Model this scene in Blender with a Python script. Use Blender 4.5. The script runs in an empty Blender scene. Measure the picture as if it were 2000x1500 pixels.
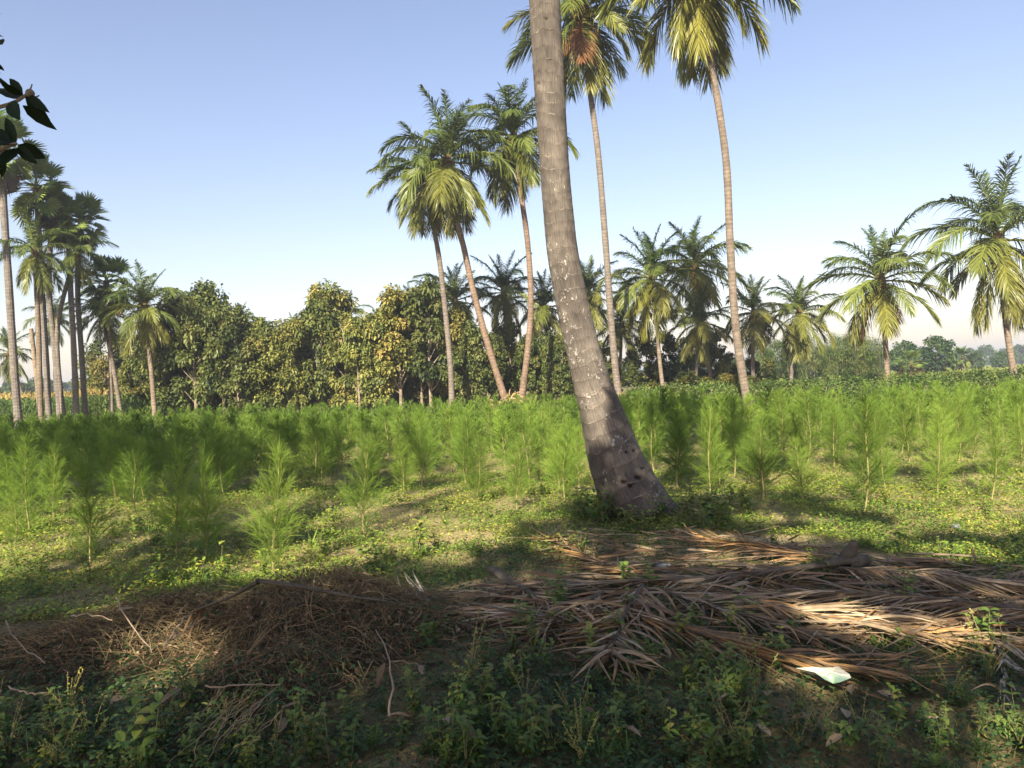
import bpy, math
import numpy as np
from mathutils import Matrix, Vector

# ------------------------------------------------------------------ camera, sky, sun, exposure
SC = bpy.context.scene
COL = SC.collection
F, ROLL, HOR, CAMZ = 1500.0, math.radians(2.3), 745.0, 1.6      # photo: 2000 x 1500
PITCH = math.atan((750 - HOR) / F)
cam_d = bpy.data.cameras.new('camera'); cam = bpy.data.objects.new('camera', cam_d); COL.objects.link(cam)
cam_d.sensor_width = 36.0; cam_d.lens = 36.0 * F / 2000.0
cam_d.clip_start = 0.05; cam_d.clip_end = 6000
cam.matrix_world = Matrix.Translation((0, 0, CAMZ)) @ Matrix.Rotation(math.pi / 2 - PITCH, 4, 'X') @ Matrix.Rotation(-ROLL, 4, 'Z')
SC.camera = cam

SUN_EL, SUN_AZ = math.radians(32), math.radians(-17)            # sun behind the camera, a little to the left
S = np.array([math.sin(SUN_AZ) * math.cos(SUN_EL), -math.cos(SUN_AZ) * math.cos(SUN_EL), math.sin(SUN_EL)])
w = bpy.data.worlds.new('World'); SC.world = w; w.use_nodes = True
nt = w.node_tree; bg = nt.nodes['Background']
sky = nt.nodes.new('ShaderNodeTexSky'); sky.sky_type = 'NISHITA'; sky.sun_disc = False
sky.sun_elevation = SUN_EL; sky.sun_rotation = math.pi - SUN_AZ
sky.air_density = 1.2; sky.dust_density = 1.2; sky.ozone_density = 1.0; sky.altitude = 20
wb = nt.nodes.new('ShaderNodeMix'); wb.data_type = 'RGBA'; wb.blend_type = 'MULTIPLY'; wb.inputs[0].default_value = 1.0; wb.inputs[7].default_value = (.58, .51, .54, 1)   # the camera's white balance, over the whole sky
nt.links.new(sky.outputs[0], wb.inputs[6]); nt.links.new(wb.outputs[2], bg.inputs[0]); bg.inputs[1].default_value = 0.13
sl = bpy.data.lights.new('sun', 'SUN'); sl.energy = 5.0; sl.angle = math.radians(0.55); sl.color = (1.0, 0.89, 0.70)
sun = bpy.data.objects.new('sun', sl); COL.objects.link(sun)
sun.rotation_euler = Vector(S).to_track_quat('Z', 'Y').to_euler()
vs = SC.view_settings; vs.view_transform = 'Standard'; vs.look = 'None'; vs.gamma = 1.0; vs.exposure = 1.53; vs.use_curve_mapping = False
cy = SC.cycles
cy.max_bounces = 6; cy.diffuse_bounces = 3; cy.glossy_bounces = 2; cy.transmission_bounces = 4; cy.transparent_max_bounces = 4
cy.use_denoising = True; cy.caustics_reflective = False; cy.caustics_refractive = False

# ------------------------------------------------------------------ pixel -> place helpers (photo pixels, real depths)
ca, sa = math.cos(ROLL), math.sin(ROLL)
def uv(px, py):
    dx, dy = px - 1000.0, 750.0 - py
    return dx * ca + dy * sa, -dx * sa + dy * ca - (750 - HOR)
def at(px, py, Y):
    u, v = uv(px, py); return np.array([u / F * Y, Y, CAMZ + v / F * Y])
def gp(px, py, z=0.0):
    u, v = uv(px, py); Y = (CAMZ - z) / max(-v, 1.0) * F
    return np.array([u / F * Y, Y, z])
def topx(x, y, z=0.0):
    u = x / y * F; v = (z - CAMZ) / y * F + (750 - HOR)
    return 1000 + u * ca - v * sa, 750 - (u * sa + v * ca)

R = np.random.default_rng(11)
def U(a, b, n=None, r=None): return (r or R).uniform(a, b, n)
def norm(v): return v / np.maximum(np.linalg.norm(v, axis=-1, keepdims=True), 1e-9)

def hsh(i, j, s):
    a = np.sin(i * 127.1 + j * 311.7 + s * 74.7) * 43758.5453
    return a - np.floor(a)
def vnoise(x, y, s=0):
    x = np.asarray(x, float); y = np.asarray(y, float)
    i, j = np.floor(x), np.floor(y); fx, fy = x - i, y - j
    fx = fx * fx * (3 - 2 * fx); fy = fy * fy * (3 - 2 * fy)
    a = hsh(i, j, s) * (1 - fx) + hsh(i + 1, j, s) * fx
    b = hsh(i, j + 1, s) * (1 - fx) + hsh(i + 1, j + 1, s) * fx
    return a * (1 - fy) + b * fy
def height(x, y):
    x = np.asarray(x, float); y = np.asarray(y, float)
    near = np.clip((60 - y) / 40, 0, 1)
    h = (vnoise(x * .45, y * .45, 1) - .5) * .10 + (vnoise(x * 1.7, y * 1.7, 2) - .5) * .05 + (vnoise(x * 5.3, y * 5.3, 3) - .5) * .022
    h = h + .10 * np.exp(-((x - 1.5) ** 2 + (y - 8.7) ** 2) / 1.1)
    return h * near - .01

# ------------------------------------------------------------------ mesh building
class MB:
    """collects vertices, quads / triangles and a per-vertex tint"""
    def __init__(self): self.v, self.q, self.t, self.a, self.b, self.n = [], [], [], [], [], 0
    def add(self, v, q=None, t=None, tint=0.5, along=0.0):
        v = np.asarray(v, float).reshape(-1, 3); k = len(v)
        self.v.append(v); self.a.append(np.broadcast_to(np.asarray(tint, float), (k,))); self.b.append(np.broadcast_to(np.asarray(along, float), (k,)))
        if q is not None and len(q): self.q.append(np.asarray(q, int).reshape(-1, 4) + self.n)
        if t is not None and len(t): self.t.append(np.asarray(t, int).reshape(-1, 3) + self.n)
        self.n += k
    def mesh(self, name, mat, smooth=False):
        v = np.concatenate(self.v); me = bpy.data.meshes.new(name)
        q = np.concatenate(self.q) if self.q else np.zeros((0, 4), int)
        t = np.concatenate(self.t) if self.t else np.zeros((0, 3), int)
        me.vertices.add(len(v)); me.vertices.foreach_set('co', v.astype(np.float32).ravel())
        li = np.concatenate([q.ravel(), t.ravel()]); me.loops.add(len(li)); me.loops.foreach_set('vertex_index', li.astype(np.int32))
        st = np.concatenate([np.arange(len(q)) * 4, len(q) * 4 + np.arange(len(t)) * 3]); me.polygons.add(len(st))
        me.polygons.foreach_set('loop_start', st.astype(np.int32))
        me.polygons.foreach_set('use_smooth', np.full(len(st), smooth))
        me.update(calc_edges=True)
        for nm, arr in (('tint', self.a), ('along', self.b)):
            at_ = me.attributes.new(nm, 'FLOAT', 'POINT'); at_.data.foreach_set('value', np.concatenate(arr).astype(np.float32))
        me.materials.append(mat); return me

def strips(mb, base, d, side, L, W, prof, droop=0.0, tint=0.5, fold=None, curl=0.0):
    """N leaves: base (N,3), direction, side vector, length, width; prof = [(t, w)]; droop bends to -z with t^2"""
    N = len(base); d = norm(d); side = norm(side - d * np.sum(side * d, 1, keepdims=True)); nrm = np.cross(d, side)
    L = np.broadcast_to(L, (N,))[:, None]; W = np.broadcast_to(W, (N,))[:, None]; droop = np.broadcast_to(droop, (N,))[:, None]
    tint = np.broadcast_to(tint, (N,)); cols = 2 if fold is None else 3; secs = []; tt = []
    for (t, wv) in prof:
        c = base + d * L * t + nrm * (curl * L * t * t); c = c.copy(); c[:, 2:3] -= droop * L * t * t
        s = side * (W * wv * .5)
        if cols == 2: secs += [c - s, c + s]
        else: secs += [c - s + nrm * (W * wv * fold), c, c + s + nrm * (W * wv * fold)]
        tt += [np.full(N, t)] * cols
    V = np.stack(secs, 1).reshape(-1, 3); K = len(prof) * cols
    q = []
    for k in range(len(prof) - 1):
        for c in range(cols - 1):
            a = k * cols + c; q.append([a, a + 1, a + cols + 1, a + cols])
    Q = (np.arange(N)[:, None, None] * K + np.array(q)[None]).reshape(-1, 4)
    mb.add(V, Q, tint=np.repeat(tint, K), along=np.stack(tt, 1).ravel())

def tube(mb, P, r, sides=6, tint=0.5, cap=True, flat=1.0):
    P = np.asarray(P, float); K = len(P); r = np.broadcast_to(r, (K,))
    T = norm(np.gradient(P, axis=0)); ref = np.array([0, 0, 1.0]) if abs(T[K // 2][2]) < .8 else np.array([0, 1.0, 0])
    A = norm(np.cross(T, ref)); B = np.cross(A, T)
    an = np.arange(sides) * 2 * math.pi / sides
    V = P[:, None] + r[:, None, None] * (A[:, None] * np.cos(an)[None, :, None] + B[:, None] * np.sin(an)[None, :, None] * flat)
    i = np.arange(K - 1)[:, None] * sides; j = np.arange(sides)[None]; jn = (j + 1) % sides
    Q = np.stack([i + j, i + jn, i + sides + jn, i + sides + j], -1).reshape(-1, 4)
    ln = np.concatenate([[0], np.cumsum(np.linalg.norm(np.diff(P, axis=0), axis=1))])
    t = [[(K - 1) * sides, (K - 1) * sides + a, (K - 1) * sides + a + 1] for a in range(1, sides - 1)] if cap else None
    mb.add(V.reshape(-1, 3), Q, t, tint=tint if np.ndim(tint) == 0 else np.repeat(tint, sides), along=np.repeat(ln, sides))

def spline(P, n):
    P = np.asarray(P, float); K = len(P); t = np.linspace(0, K - 1, n); out = []
    for x in t:
        i = min(int(x), K - 2); f = x - i
        p0, p1, p2, p3 = P[max(i - 1, 0)], P[i], P[i + 1], P[min(i + 2, K - 1)]
        out.append(.5 * (2 * p1 + (p2 - p0) * f + (2 * p0 - 5 * p1 + 4 * p2 - p3) * f * f + (3 * p1 - p0 - 3 * p2 + p3) * f ** 3))
    return np.array(out)

def new(name, me, parent=None, loc=None, rot=None, scale=None, color=None):
    o = bpy.data.objects.new(name, me); COL.objects.link(o)
    if parent is not None: o.parent = parent
    if loc is not None: o.location = loc
    if rot is not None: o.rotation_euler = rot
    if scale is not None: o.scale = (scale,) * 3 if np.isscalar(scale) else scale
    if color is not None: o.color = (*color[:3], 1)
    return o
def tag(o, label=None, cat=None, group=None, kind=None):
    for k, v in (('label', label), ('category', cat), ('group', group), ('kind', kind)):
        if v: o[k] = v
    return o

# ------------------------------------------------------------------ materials
def mk(name):
    m = bpy.data.materials.new(name); m.use_nodes = True; n = m.node_tree; return m, n, n.nodes['Principled BSDF'], n.links.new
def ramp(n, stops):
    r = n.nodes.new('ShaderNodeValToRGB'); e = r.color_ramp.elements
    while len(e) < len(stops): e.new(0.5)
    for el, (p, c) in zip(e, stops): el.position = p; el.color = (*c, 1) if len(c) == 3 else c
    return r
def mth(n, op, a, b=None):
    x = n.nodes.new('ShaderNodeMath'); x.operation = op
    for i, s in enumerate((a, b)):
        if s is None: continue
        if isinstance(s, (int, float)): x.inputs[i].default_value = s
        else: n.links.new(s, x.inputs[i])
    return x.outputs[0]
def attr(n, nm): a = n.nodes.new('ShaderNodeAttribute'); a.attribute_name = nm; return a.outputs['Fac']
def noise(n, scale, detail=3, vec=None, rough=.55):
    x = n.nodes.new('ShaderNodeTexNoise'); x.inputs['Scale'].default_value = scale; x.inputs['Detail'].default_value = detail; x.inputs['Roughness'].default_value = rough
    if vec is not None: n.links.new(vec, x.inputs['Vector'])
    return x.outputs['Fac']
def mixc(n, f, a, b, mode='MIX'):
    x = n.nodes.new('ShaderNodeMix'); x.data_type = 'RGBA'; x.blend_type = mode
    for s, v in ((0, f), (6, a), (7, b)):
        if isinstance(v, (int, float)): x.inputs[s].default_value = v
        elif isinstance(v, tuple): x.inputs[s].default_value = (*v, 1)
        else: n.links.new(v, x.inputs[s])
    return x.outputs[2]
def objpos(n): return n.nodes.new('ShaderNodeTexCoord').outputs['Object']

def leafmat(name, stops, transl=.3, rough=.5, objcol=False, jitter=.35, spec=.3):
    """foliage: colour from the leaf's own tint plus a random value per object; part of the light shines through"""
    m, n, b, ln = mk(name)
    oi = n.nodes.new('ShaderNodeObjectInfo')
    f = mth(n, 'ADD', attr(n, 'tint'), mth(n, 'MULTIPLY', mth(n, 'SUBTRACT', oi.outputs['Random'], .5), jitter))
    c = ramp(n, stops); ln(f, c.inputs[0]); col = c.outputs[0]
    if objcol: col = mixc(n, 1.0, col, oi.outputs['Color'], 'MULTIPLY')
    ln(col, b.inputs['Base Color']); b.inputs['Roughness'].default_value = rough; b.inputs['Specular IOR Level'].default_value = spec
    t = n.nodes.new('ShaderNodeBsdfTranslucent'); ln(col, t.inputs[0])
    x = n.nodes.new('ShaderNodeMixShader'); x.inputs[0].default_value = transl
    ln(b.outputs[0], x.inputs[1]); ln(t.outputs[0], x.inputs[2]); ln(x.outputs[0], n.nodes['Material Output'].inputs[0])
    return m

M = {}
g4 = lambda k: [(0, tuple(np.array((.55, .62, .5)) * k)), (.5, (k, k, k)), (1, (1.5 * k, 1.35 * k, 1.1 * k))]
M['palm'] = leafmat('palm_leaf', g4(1.0), .14, .42, True, .3, .4)
M['teak'] = leafmat('teak_leaf', [(0, (.028, .042, .013)), (.4, (.075, .088, .024)), (.75, (.125, .130, .038)), (1, (.155, .132, .050))], .2, .55, True, .1)
M['needle'] = leafmat('casuarina_needle', [(0, (.062, .118, .017)), (.5, (.168, .275, .036)), (1, (.30, .40, .068))], .5, .6, True, .5)
M['weed'] = leafmat('weed_leaf', [(0, (.022, .050, .016)), (.45, (.050, .100, .028)), (.8, (.12, .175, .035)), (1, (.22, .21, .06))], .25, .55, True, .3)
M['grass'] = leafmat('grass_blade', [(0, (.04, .08, .015)), (.5, (.10, .15, .028)), (.8, (.17, .18, .05)), (1, (.30, .24, .11))], .25, .6, True, .1)
M['dryleaf'] = leafmat('dry_leaf', [(0, (.075, .045, .025)), (.5, (.17, .105, .055)), (1, (.33, .25, .16))], .1, .6, False, .3)
M['mango'] = leafmat('mango_leaf', [(0, (.008, .016, .006)), (1, (.018, .032, .010))], .06, .6, False, .2, .08)
M['shrub'] = leafmat('shrub_leaf', [(0, (.020, .048, .014)), (.5, (.060, .105, .028)), (1, (.14, .175, .05))], .25, .55, True, .3)
M['corn'] = leafmat('corn_leaf', [(0, (.035, .08, .016)), (.5, (.08, .14, .03)), (.85, (.15, .17, .05)), (1, (.45, .33, .12))], .25, .5, True, .3)

def straw_mat():
    m, n, b, ln = mk('dry_palm_leaflet')
    oi = n.nodes.new('ShaderNodeObjectInfo'); tc = objpos(n)
    mp = n.nodes.new('ShaderNodeMapping'); ln(tc, mp.inputs[0]); mp.inputs['Scale'].default_value = (3, 160, 40)
    f = noise(n, 1.0, 3, mp.outputs[0]); f2 = noise(n, 7.0, 3, tc)
    c = mixc(n, 1.0, oi.outputs['Color'], ramp_out(n, f, [(.3, (.62, .60, .58)), (.7, (1.25, 1.22, 1.15))]), 'MULTIPLY')
    c = mixc(n, 1.0, c, ramp_out(n, f2, [(.3, (.7, .66, .62)), (.65, (1.1, 1.1, 1.1))]), 'MULTIPLY')
    ln(c, b.inputs['Base Color']); b.inputs['Roughness'].default_value = .55; b.inputs['Specular IOR Level'].default_value = .35
    bp = n.nodes.new('ShaderNodeBump'); bp.inputs['Strength'].default_value = .4; bp.inputs['Distance'].default_value = .003; ln(f, bp.inputs['Height']); ln(bp.outputs[0], b.inputs['Normal'])
    return m
def ramp_out(n, f, stops):
    r = ramp(n, stops); n.links.new(f, r.inputs[0]); return r.outputs[0]
M['straw'] = straw_mat()

def bark_mat(name, c1, c2, ringfreq=9.0, ringdark=.55):
    m, n, b, ln = mk(name)
    oi = n.nodes.new('ShaderNodeObjectInfo'); tc = objpos(n); al = attr(n, 'along')
    wob = noise(n, 2.2, 2, tc)
    ph = mth(n, 'ADD', mth(n, 'MULTIPLY', al, ringfreq), mth(n, 'MULTIPLY', wob, 1.6))
    fr = mth(n, 'FRACT', ph)
    rng = ramp_out(n, fr, [(0, (ringdark,) * 3), (.16, (1.15, 1.13, 1.1)), (.45, (1, 1, 1)), (.9, (.85, .85, .85)), (1, (ringdark,) * 3)])
    base = ramp_out(n, noise(n, 5.0, 5, tc, .65), [(.3, c1), (.7, c2)])
    c = mixc(n, 1.0, base, rng, 'MULTIPLY'); c = mixc(n, 1.0, c, oi.outputs['Color'], 'MULTIPLY')
    ln(c, b.inputs['Base Color']); b.inputs['Roughness'].default_value = .85; b.inputs['Specular IOR Level'].default_value = .15
    bp = n.nodes.new('ShaderNodeBump'); bp.inputs['Strength'].default_value = .6; bp.inputs['Distance'].default_value = .03; ln(noise(n, 30, 4, tc), bp.inputs['Height']); ln(bp.outputs[0], b.inputs['Normal'])
    return m
M['bark'] = bark_mat('palm_bark', (.115, .096, .080), (.245, .208, .175), 6.5, .66)
M['wood'] = bark_mat('tree_bark', (.13, .105, .08), (.30, .24, .18), 1.0, .9)

def stick_mat(name, c1, c2, sc=14):
    m, n, b, ln = mk(name); tc = objpos(n); oi = n.nodes.new('ShaderNodeObjectInfo')
    f = mth(n, 'ADD', mth(n, 'MULTIPLY', attr(n, 'tint'), .7), mth(n, 'MULTIPLY', noise(n, sc, 3, tc), .4))
    ln(ramp_out(n, f, [(.2, c1), (.85, c2)]), b.inputs['Base Color']); b.inputs['Roughness'].default_value = .8; b.inputs['Specular IOR Level'].default_value = .2
    return m
M['brush'] = stick_mat('dry_brush_stem', (.045, .034, .020), (.29, .215, .11))
M['stick'] = stick_mat('dry_stick', (.12, .085, .055), (.34, .26, .18))
M['rachis'] = stick_mat('dry_palm_rib', (.045, .038, .030), (.17, .138, .100), 22)
M['greenstem'] = stick_mat('green_stem', (.07, .085, .03), (.26, .22, .10))
M['coconut'] = stick_mat('coconut_husk', (.10, .075, .02), (.28, .17, .04))
M['fibre'] = stick_mat('crown_fibre', (.09, .055, .03), (.22, .13, .06))
M['straw_heap'] = stick_mat('straw_heap', (.20, .13, .06), (.46, .33, .17))

def trunk_mat():
    m, n, b, ln = mk('leaning_trunk_bark')
    al, ar, go = attr(n, 'along'), attr(n, 'around'), attr(n, 'tint')
    cv = n.nodes.new('ShaderNodeCombineXYZ'); ln(ar, cv.inputs[0]); ln(al, cv.inputs[1])
    def st(sx, sy):
        mp = n.nodes.new('ShaderNodeMapping'); ln(cv.outputs[0], mp.inputs[0]); mp.inputs['Scale'].default_value = (sx, sy, 1); return mp.outputs[0]
    fibre = noise(n, 1, 5, st(55, 6), .7); blot = noise(n, 1, 4, st(3.2, 2.6)); blot2 = noise(n, 1, 3, st(1.1, .7))
    base = ramp_out(n, mth(n, 'ADD', mth(n, 'MULTIPLY', fibre, .45), mth(n, 'MULTIPLY', blot, .55)), [(.34, (.052, .047, .041)), (.5, (.116, .102, .087)), (.66, (.215, .188, .158))])
    base = mixc(n, 1.0, base, ramp_out(n, blot2, [(.35, (.72, .70, .70)), (.65, (1.12, 1.1, 1.08))]), 'MULTIPLY')
    crk = noise(n, 1, 4, st(38, 2.2), .6)
    base = mixc(n, 1.0, base, ramp_out(n, crk, [(.30, (.55, .53, .51)), (.42, (1, 1, 1))]), 'MULTIPLY')
    # ring lines: dark seam, pale scar just above it
    rg = attr(n, 'ring')
    base = mixc(n, 1.0, base, ramp_out(n, rg, [(0, (.74, .73, .72)), (.035, (.70, .69, .68)), (.10, (1.06, 1.05, 1.04)), (.55, (1, 1, 1)), (1, (.84, .83, .83))]), 'MULTIPLY')
    pale = mth(n, 'MULTIPLY', ramp_out(n, rg, [(.06, (0, 0, 0)), (.10, (1, 1, 1)), (.17, (0, 0, 0))]), ramp_out(n, noise(n, 1, 3, st(6, 3)), [(.52, (0, 0, 0)), (.62, (1, 1, 1))]))
    base = mixc(n, mth(n, 'MULTIPLY', pale, .45), base, (.40, .35, .30))
    # pale lichen flecks, stretched along the trunk, and a few larger crusts
    vo = n.nodes.new('ShaderNodeTexVoronoi'); ln(st(46, 19), vo.inputs['Vector']); vo.inputs['Scale'].default_value = 1.0
    fl = mth(n, 'MULTIPLY', mth(n, 'LESS_THAN', vo.outputs['Distance'], .30), mth(n, 'GREATER_THAN', noise(n, 1, 4, st(4, 2.2)), .585))
    sep = n.nodes.new('ShaderNodeSeparateColor'); ln(vo.outputs['Color'], sep.inputs[0])
    fl = mth(n, 'MULTIPLY', fl, mth(n, 'GREATER_THAN', sep.outputs[0], .55))
    crust = mth(n, 'MULTIPLY', mth(n, 'GREATER_THAN', noise(n, 1, 6, st(14, 13), .75), .585), attr(n, 'crust'))
    lich = mth(n, 'MAXIMUM', mth(n, 'MULTIPLY', mth(n, 'MULTIPLY', fl, attr(n, 'low')), .55), mth(n, 'MULTIPLY', crust, .8))
    base = mixc(n, lich, base, (.46, .44, .40))
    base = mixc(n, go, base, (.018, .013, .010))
    ln(base, b.inputs['Base Color']); b.inputs['Roughness'].default_value = .8; b.inputs['Specular IOR Level'].default_value = .2
    bp = n.nodes.new('ShaderNodeBump'); bp.inputs['Strength'].default_value = .7; bp.inputs['Distance'].default_value = .012
    ln(mth(n, 'ADD', fibre, mth(n, 'MULTIPLY', blot, .6)), bp.inputs['Height']); ln(bp.outputs[0], b.inputs['Normal'])
    return m
M['trunk'] = trunk_mat()

def ground_mat():
    m, n, b, ln = mk('field_soil'); tc = objpos(n)
    n1, n2, n3 = noise(n, .7, 6, tc, .6), noise(n, 6, 5, tc, .65), noise(n, 45, 4, tc, .7)
    soil = ramp_out(n, mth(n, 'ADD', mth(n, 'MULTIPLY', n2, .55), mth(n, 'MULTIPLY', n3, .45)), [(.32, (.17, .13, .065)), (.5, (.38, .30, .15)), (.68, (.54, .44, .25))])
    grn = ramp_out(n, n3, [(.3, (.05, .065, .022)), (.7, (.12, .13, .045))])
    f = ramp_out(n, n1, [(.42, (0, 0, 0)), (.62, (1, 1, 1))])
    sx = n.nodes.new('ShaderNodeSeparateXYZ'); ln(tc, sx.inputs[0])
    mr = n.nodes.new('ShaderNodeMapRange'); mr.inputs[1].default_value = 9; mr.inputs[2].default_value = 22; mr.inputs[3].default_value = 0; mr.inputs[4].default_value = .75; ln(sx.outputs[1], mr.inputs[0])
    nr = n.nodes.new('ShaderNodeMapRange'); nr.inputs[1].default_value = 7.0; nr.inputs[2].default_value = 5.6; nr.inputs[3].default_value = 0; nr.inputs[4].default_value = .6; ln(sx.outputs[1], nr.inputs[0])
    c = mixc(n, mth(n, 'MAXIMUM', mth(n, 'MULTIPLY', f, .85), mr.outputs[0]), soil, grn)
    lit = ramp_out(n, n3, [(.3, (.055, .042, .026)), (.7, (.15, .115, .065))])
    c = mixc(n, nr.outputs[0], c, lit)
    ln(c, b.inputs['Base Color']); b.inputs['Roughness'].default_value = .95; b.inputs['Specular IOR Level'].default_value = .1
    bp = n.nodes.new('ShaderNodeBump'); bp.inputs['Strength'].default_value = .9; bp.inputs['Distance'].default_value = .03
    ln(mth(n, 'ADD', mth(n, 'MULTIPLY', n2, 1.0), mth(n, 'MULTIPLY', n3, .5)), bp.inputs['Height']); ln(bp.outputs[0], b.inputs['Normal'])
    return m
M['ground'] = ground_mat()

# ------------------------------------------------------------------ ground, one sheet to the horizon
def graded(a, b, step, far, n):
    mid = np.arange(a, b, step); k = np.linspace(0, 1, n + 1)[1:]
    hi = mid[-1] + (far - mid[-1]) * k ** 3.2 + step * np.arange(1, n + 1); lo = mid[0] - (far + mid[0]) * k ** 3.2 - step * np.arange(1, n + 1)
    return np.concatenate([lo[::-1], mid, hi])
gx = graded(-12, 12, .10, 2600, 40); gy = graded(.5, 24, .10, 2600, 50)
X, Y = np.meshgrid(gx, gy); mb = MB(); nx = len(gx)
ii = (np.arange(len(gy) - 1)[:, None] * nx + np.arange(nx - 1)[None]).ravel()
mb.add(np.stack([X, Y, height(X, Y)], -1), np.stack([ii, ii + 1, ii + nx + 1, ii + nx], 1))
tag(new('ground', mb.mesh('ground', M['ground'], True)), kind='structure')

# ------------------------------------------------------------------ palms
def frond_mesh(pitch, bend, seed, n=72, L=3.6):
    r = np.random.default_rng(seed); t = np.linspace(0, 1, 16)
    ang = np.maximum(np.radians(pitch) - np.radians(bend * r.uniform(.75, 1.25)) * t ** r.uniform(1.0, 1.6), np.radians(-88))
    dp = np.stack([np.cos(ang), r.uniform(-.12, .12) * t, np.sin(ang)], 1); P = np.concatenate([[[0, 0, 0]], np.cumsum(dp[:-1] * L / 15, 0)])
    mb = MB(); tube(mb, P, .055 * (1 - .86 * t), 4, tint=.85)
    tl = np.repeat(np.linspace(.13, .99, n), 2) + r.uniform(-.006, .006, 2 * n); tl = np.clip(tl, 0, 1); s = np.tile([1., -1.], n)
    base = np.stack([np.interp(tl, t, P[:, k]) for k in range(3)], 1); an = np.interp(tl, t, ang)
    T = np.stack([np.cos(an), 0 * an, np.sin(an)], 1); Nn = np.stack([-np.sin(an), 0 * an, np.cos(an)], 1); Sd = np.tile([0, 1., 0], (2 * n, 1)) * s[:, None]
    al = np.radians(28 + 38 * tl) + r.normal(0, .07, 2 * n)
    d = Sd * np.cos(al)[:, None] + T * np.sin(al)[:, None] + Nn * (.28 + r.normal(0, .10, 2 * n))[:, None]
    ll = L * .29 * np.clip(np.sin(np.pi * (.12 + .80 * tl)), .12, 1) * r.uniform(.85, 1.1, 2 * n)
    side = norm(T + Nn * r.normal(0, .5, (2 * n, 1)) + r.normal(0, .12, (2 * n, 3)))
    gone = r.random(2 * n) < .06; ll = np.where(gone, ll * .15, ll * r.uniform(.8, 1.1, 2 * n))
    strips(mb, base, d, side, ll, .052 * r.uniform(.8, 1.2, 2 * n), [(0, .6), (.3, 1), (.68, .75), (1, .06)], r.uniform(.25, 1.0, 2 * n), tint=np.clip(.45 + r.normal(0, .2, 2 * n), 0, 1))
    return mb.mesh('frond', M['palm'])
PITCHES = [(84, 30), (72, 55), (62, 85), (48, 85), (34, 80), (18, 75), (2, 70), (-16, 55), (-34, 40), (-52, 25), (-68, 14)]
FR = [[frond_mesh(p, b, 100 + 10 * i + k) for k in range(4)] for i, (p, b) in enumerate(PITCHES)]

def ico():
    import bmesh
    bm = bmesh.new(); bmesh.ops.create_icosphere(bm, subdivisions=2, radius=1); bm.verts.ensure_lookup_table()
    v = np.array([x.co[:] for x in bm.verts]); t = np.array([[q.index for q in f.verts] for f in bm.faces]); bm.free(); return v, t
IV, IT = ico()
def nut_mesh():
    mb = MB(); r = np.random.default_rng(4)
    mb.add(IV * (.12, .115, .15), t=IT, tint=.5); return mb.mesh('coconut', M['coconut'], True)
NUT = nut_mesh()
def fibre_mesh():
    mb = MB(); t = np.linspace(0, 1, 9); tube(mb, np.stack([0 * t, 0 * t, -.9 + 1.3 * t], 1), .17 + .10 * np.sin(t * 3.0), 9, tint=.3)
    r = np.random.default_rng(3); n = 60; a = r.uniform(0, 6.28, n); b = np.stack([.2 * np.cos(a), .2 * np.sin(a), r.uniform(-.5, .2, n)], 1)
    strips(mb, b, np.stack([np.cos(a), np.sin(a), r.uniform(-.4, .8, n)], 1), np.stack([-np.sin(a), np.cos(a), 0 * a], 1), r.uniform(.2, .55, n), .09, [(0, 1), (.6, .7), (1, .1)], .4, tint=r.uniform(.2, 1, n))
    return mb.mesh('crown_fibre', M['fibre'])
FIB = fibre_mesh()

def palm_trunk(P, r0, r1, root, color=(1, 1, 1), flare=1.5, sides=12):
    P = np.asarray(P); n0 = 40; Q = spline(P, n0); Lt = np.linalg.norm(np.diff(Q, axis=0), axis=1).sum()
    K = int(Lt / .075) + 2; Q = spline(P, K); t = np.linspace(0, 1, K); al = t * Lt
    rad = (r0 + (r1 - r0) * t ** .8) * (1 + (flare - 1) * np.exp(-al / .45))
    rad = rad * (1 + .035 * (((al / .15) % 1.0) < .5) + .02 * np.sin(al * 2.1) + .015 * np.sin(al * 5.3 + 1))
    o = root.location; mb = MB(); tube(mb, Q - np.array(o), rad, sides); return new('trunk', mb.mesh('trunk', M['bark'], False), root, color=color)

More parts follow.
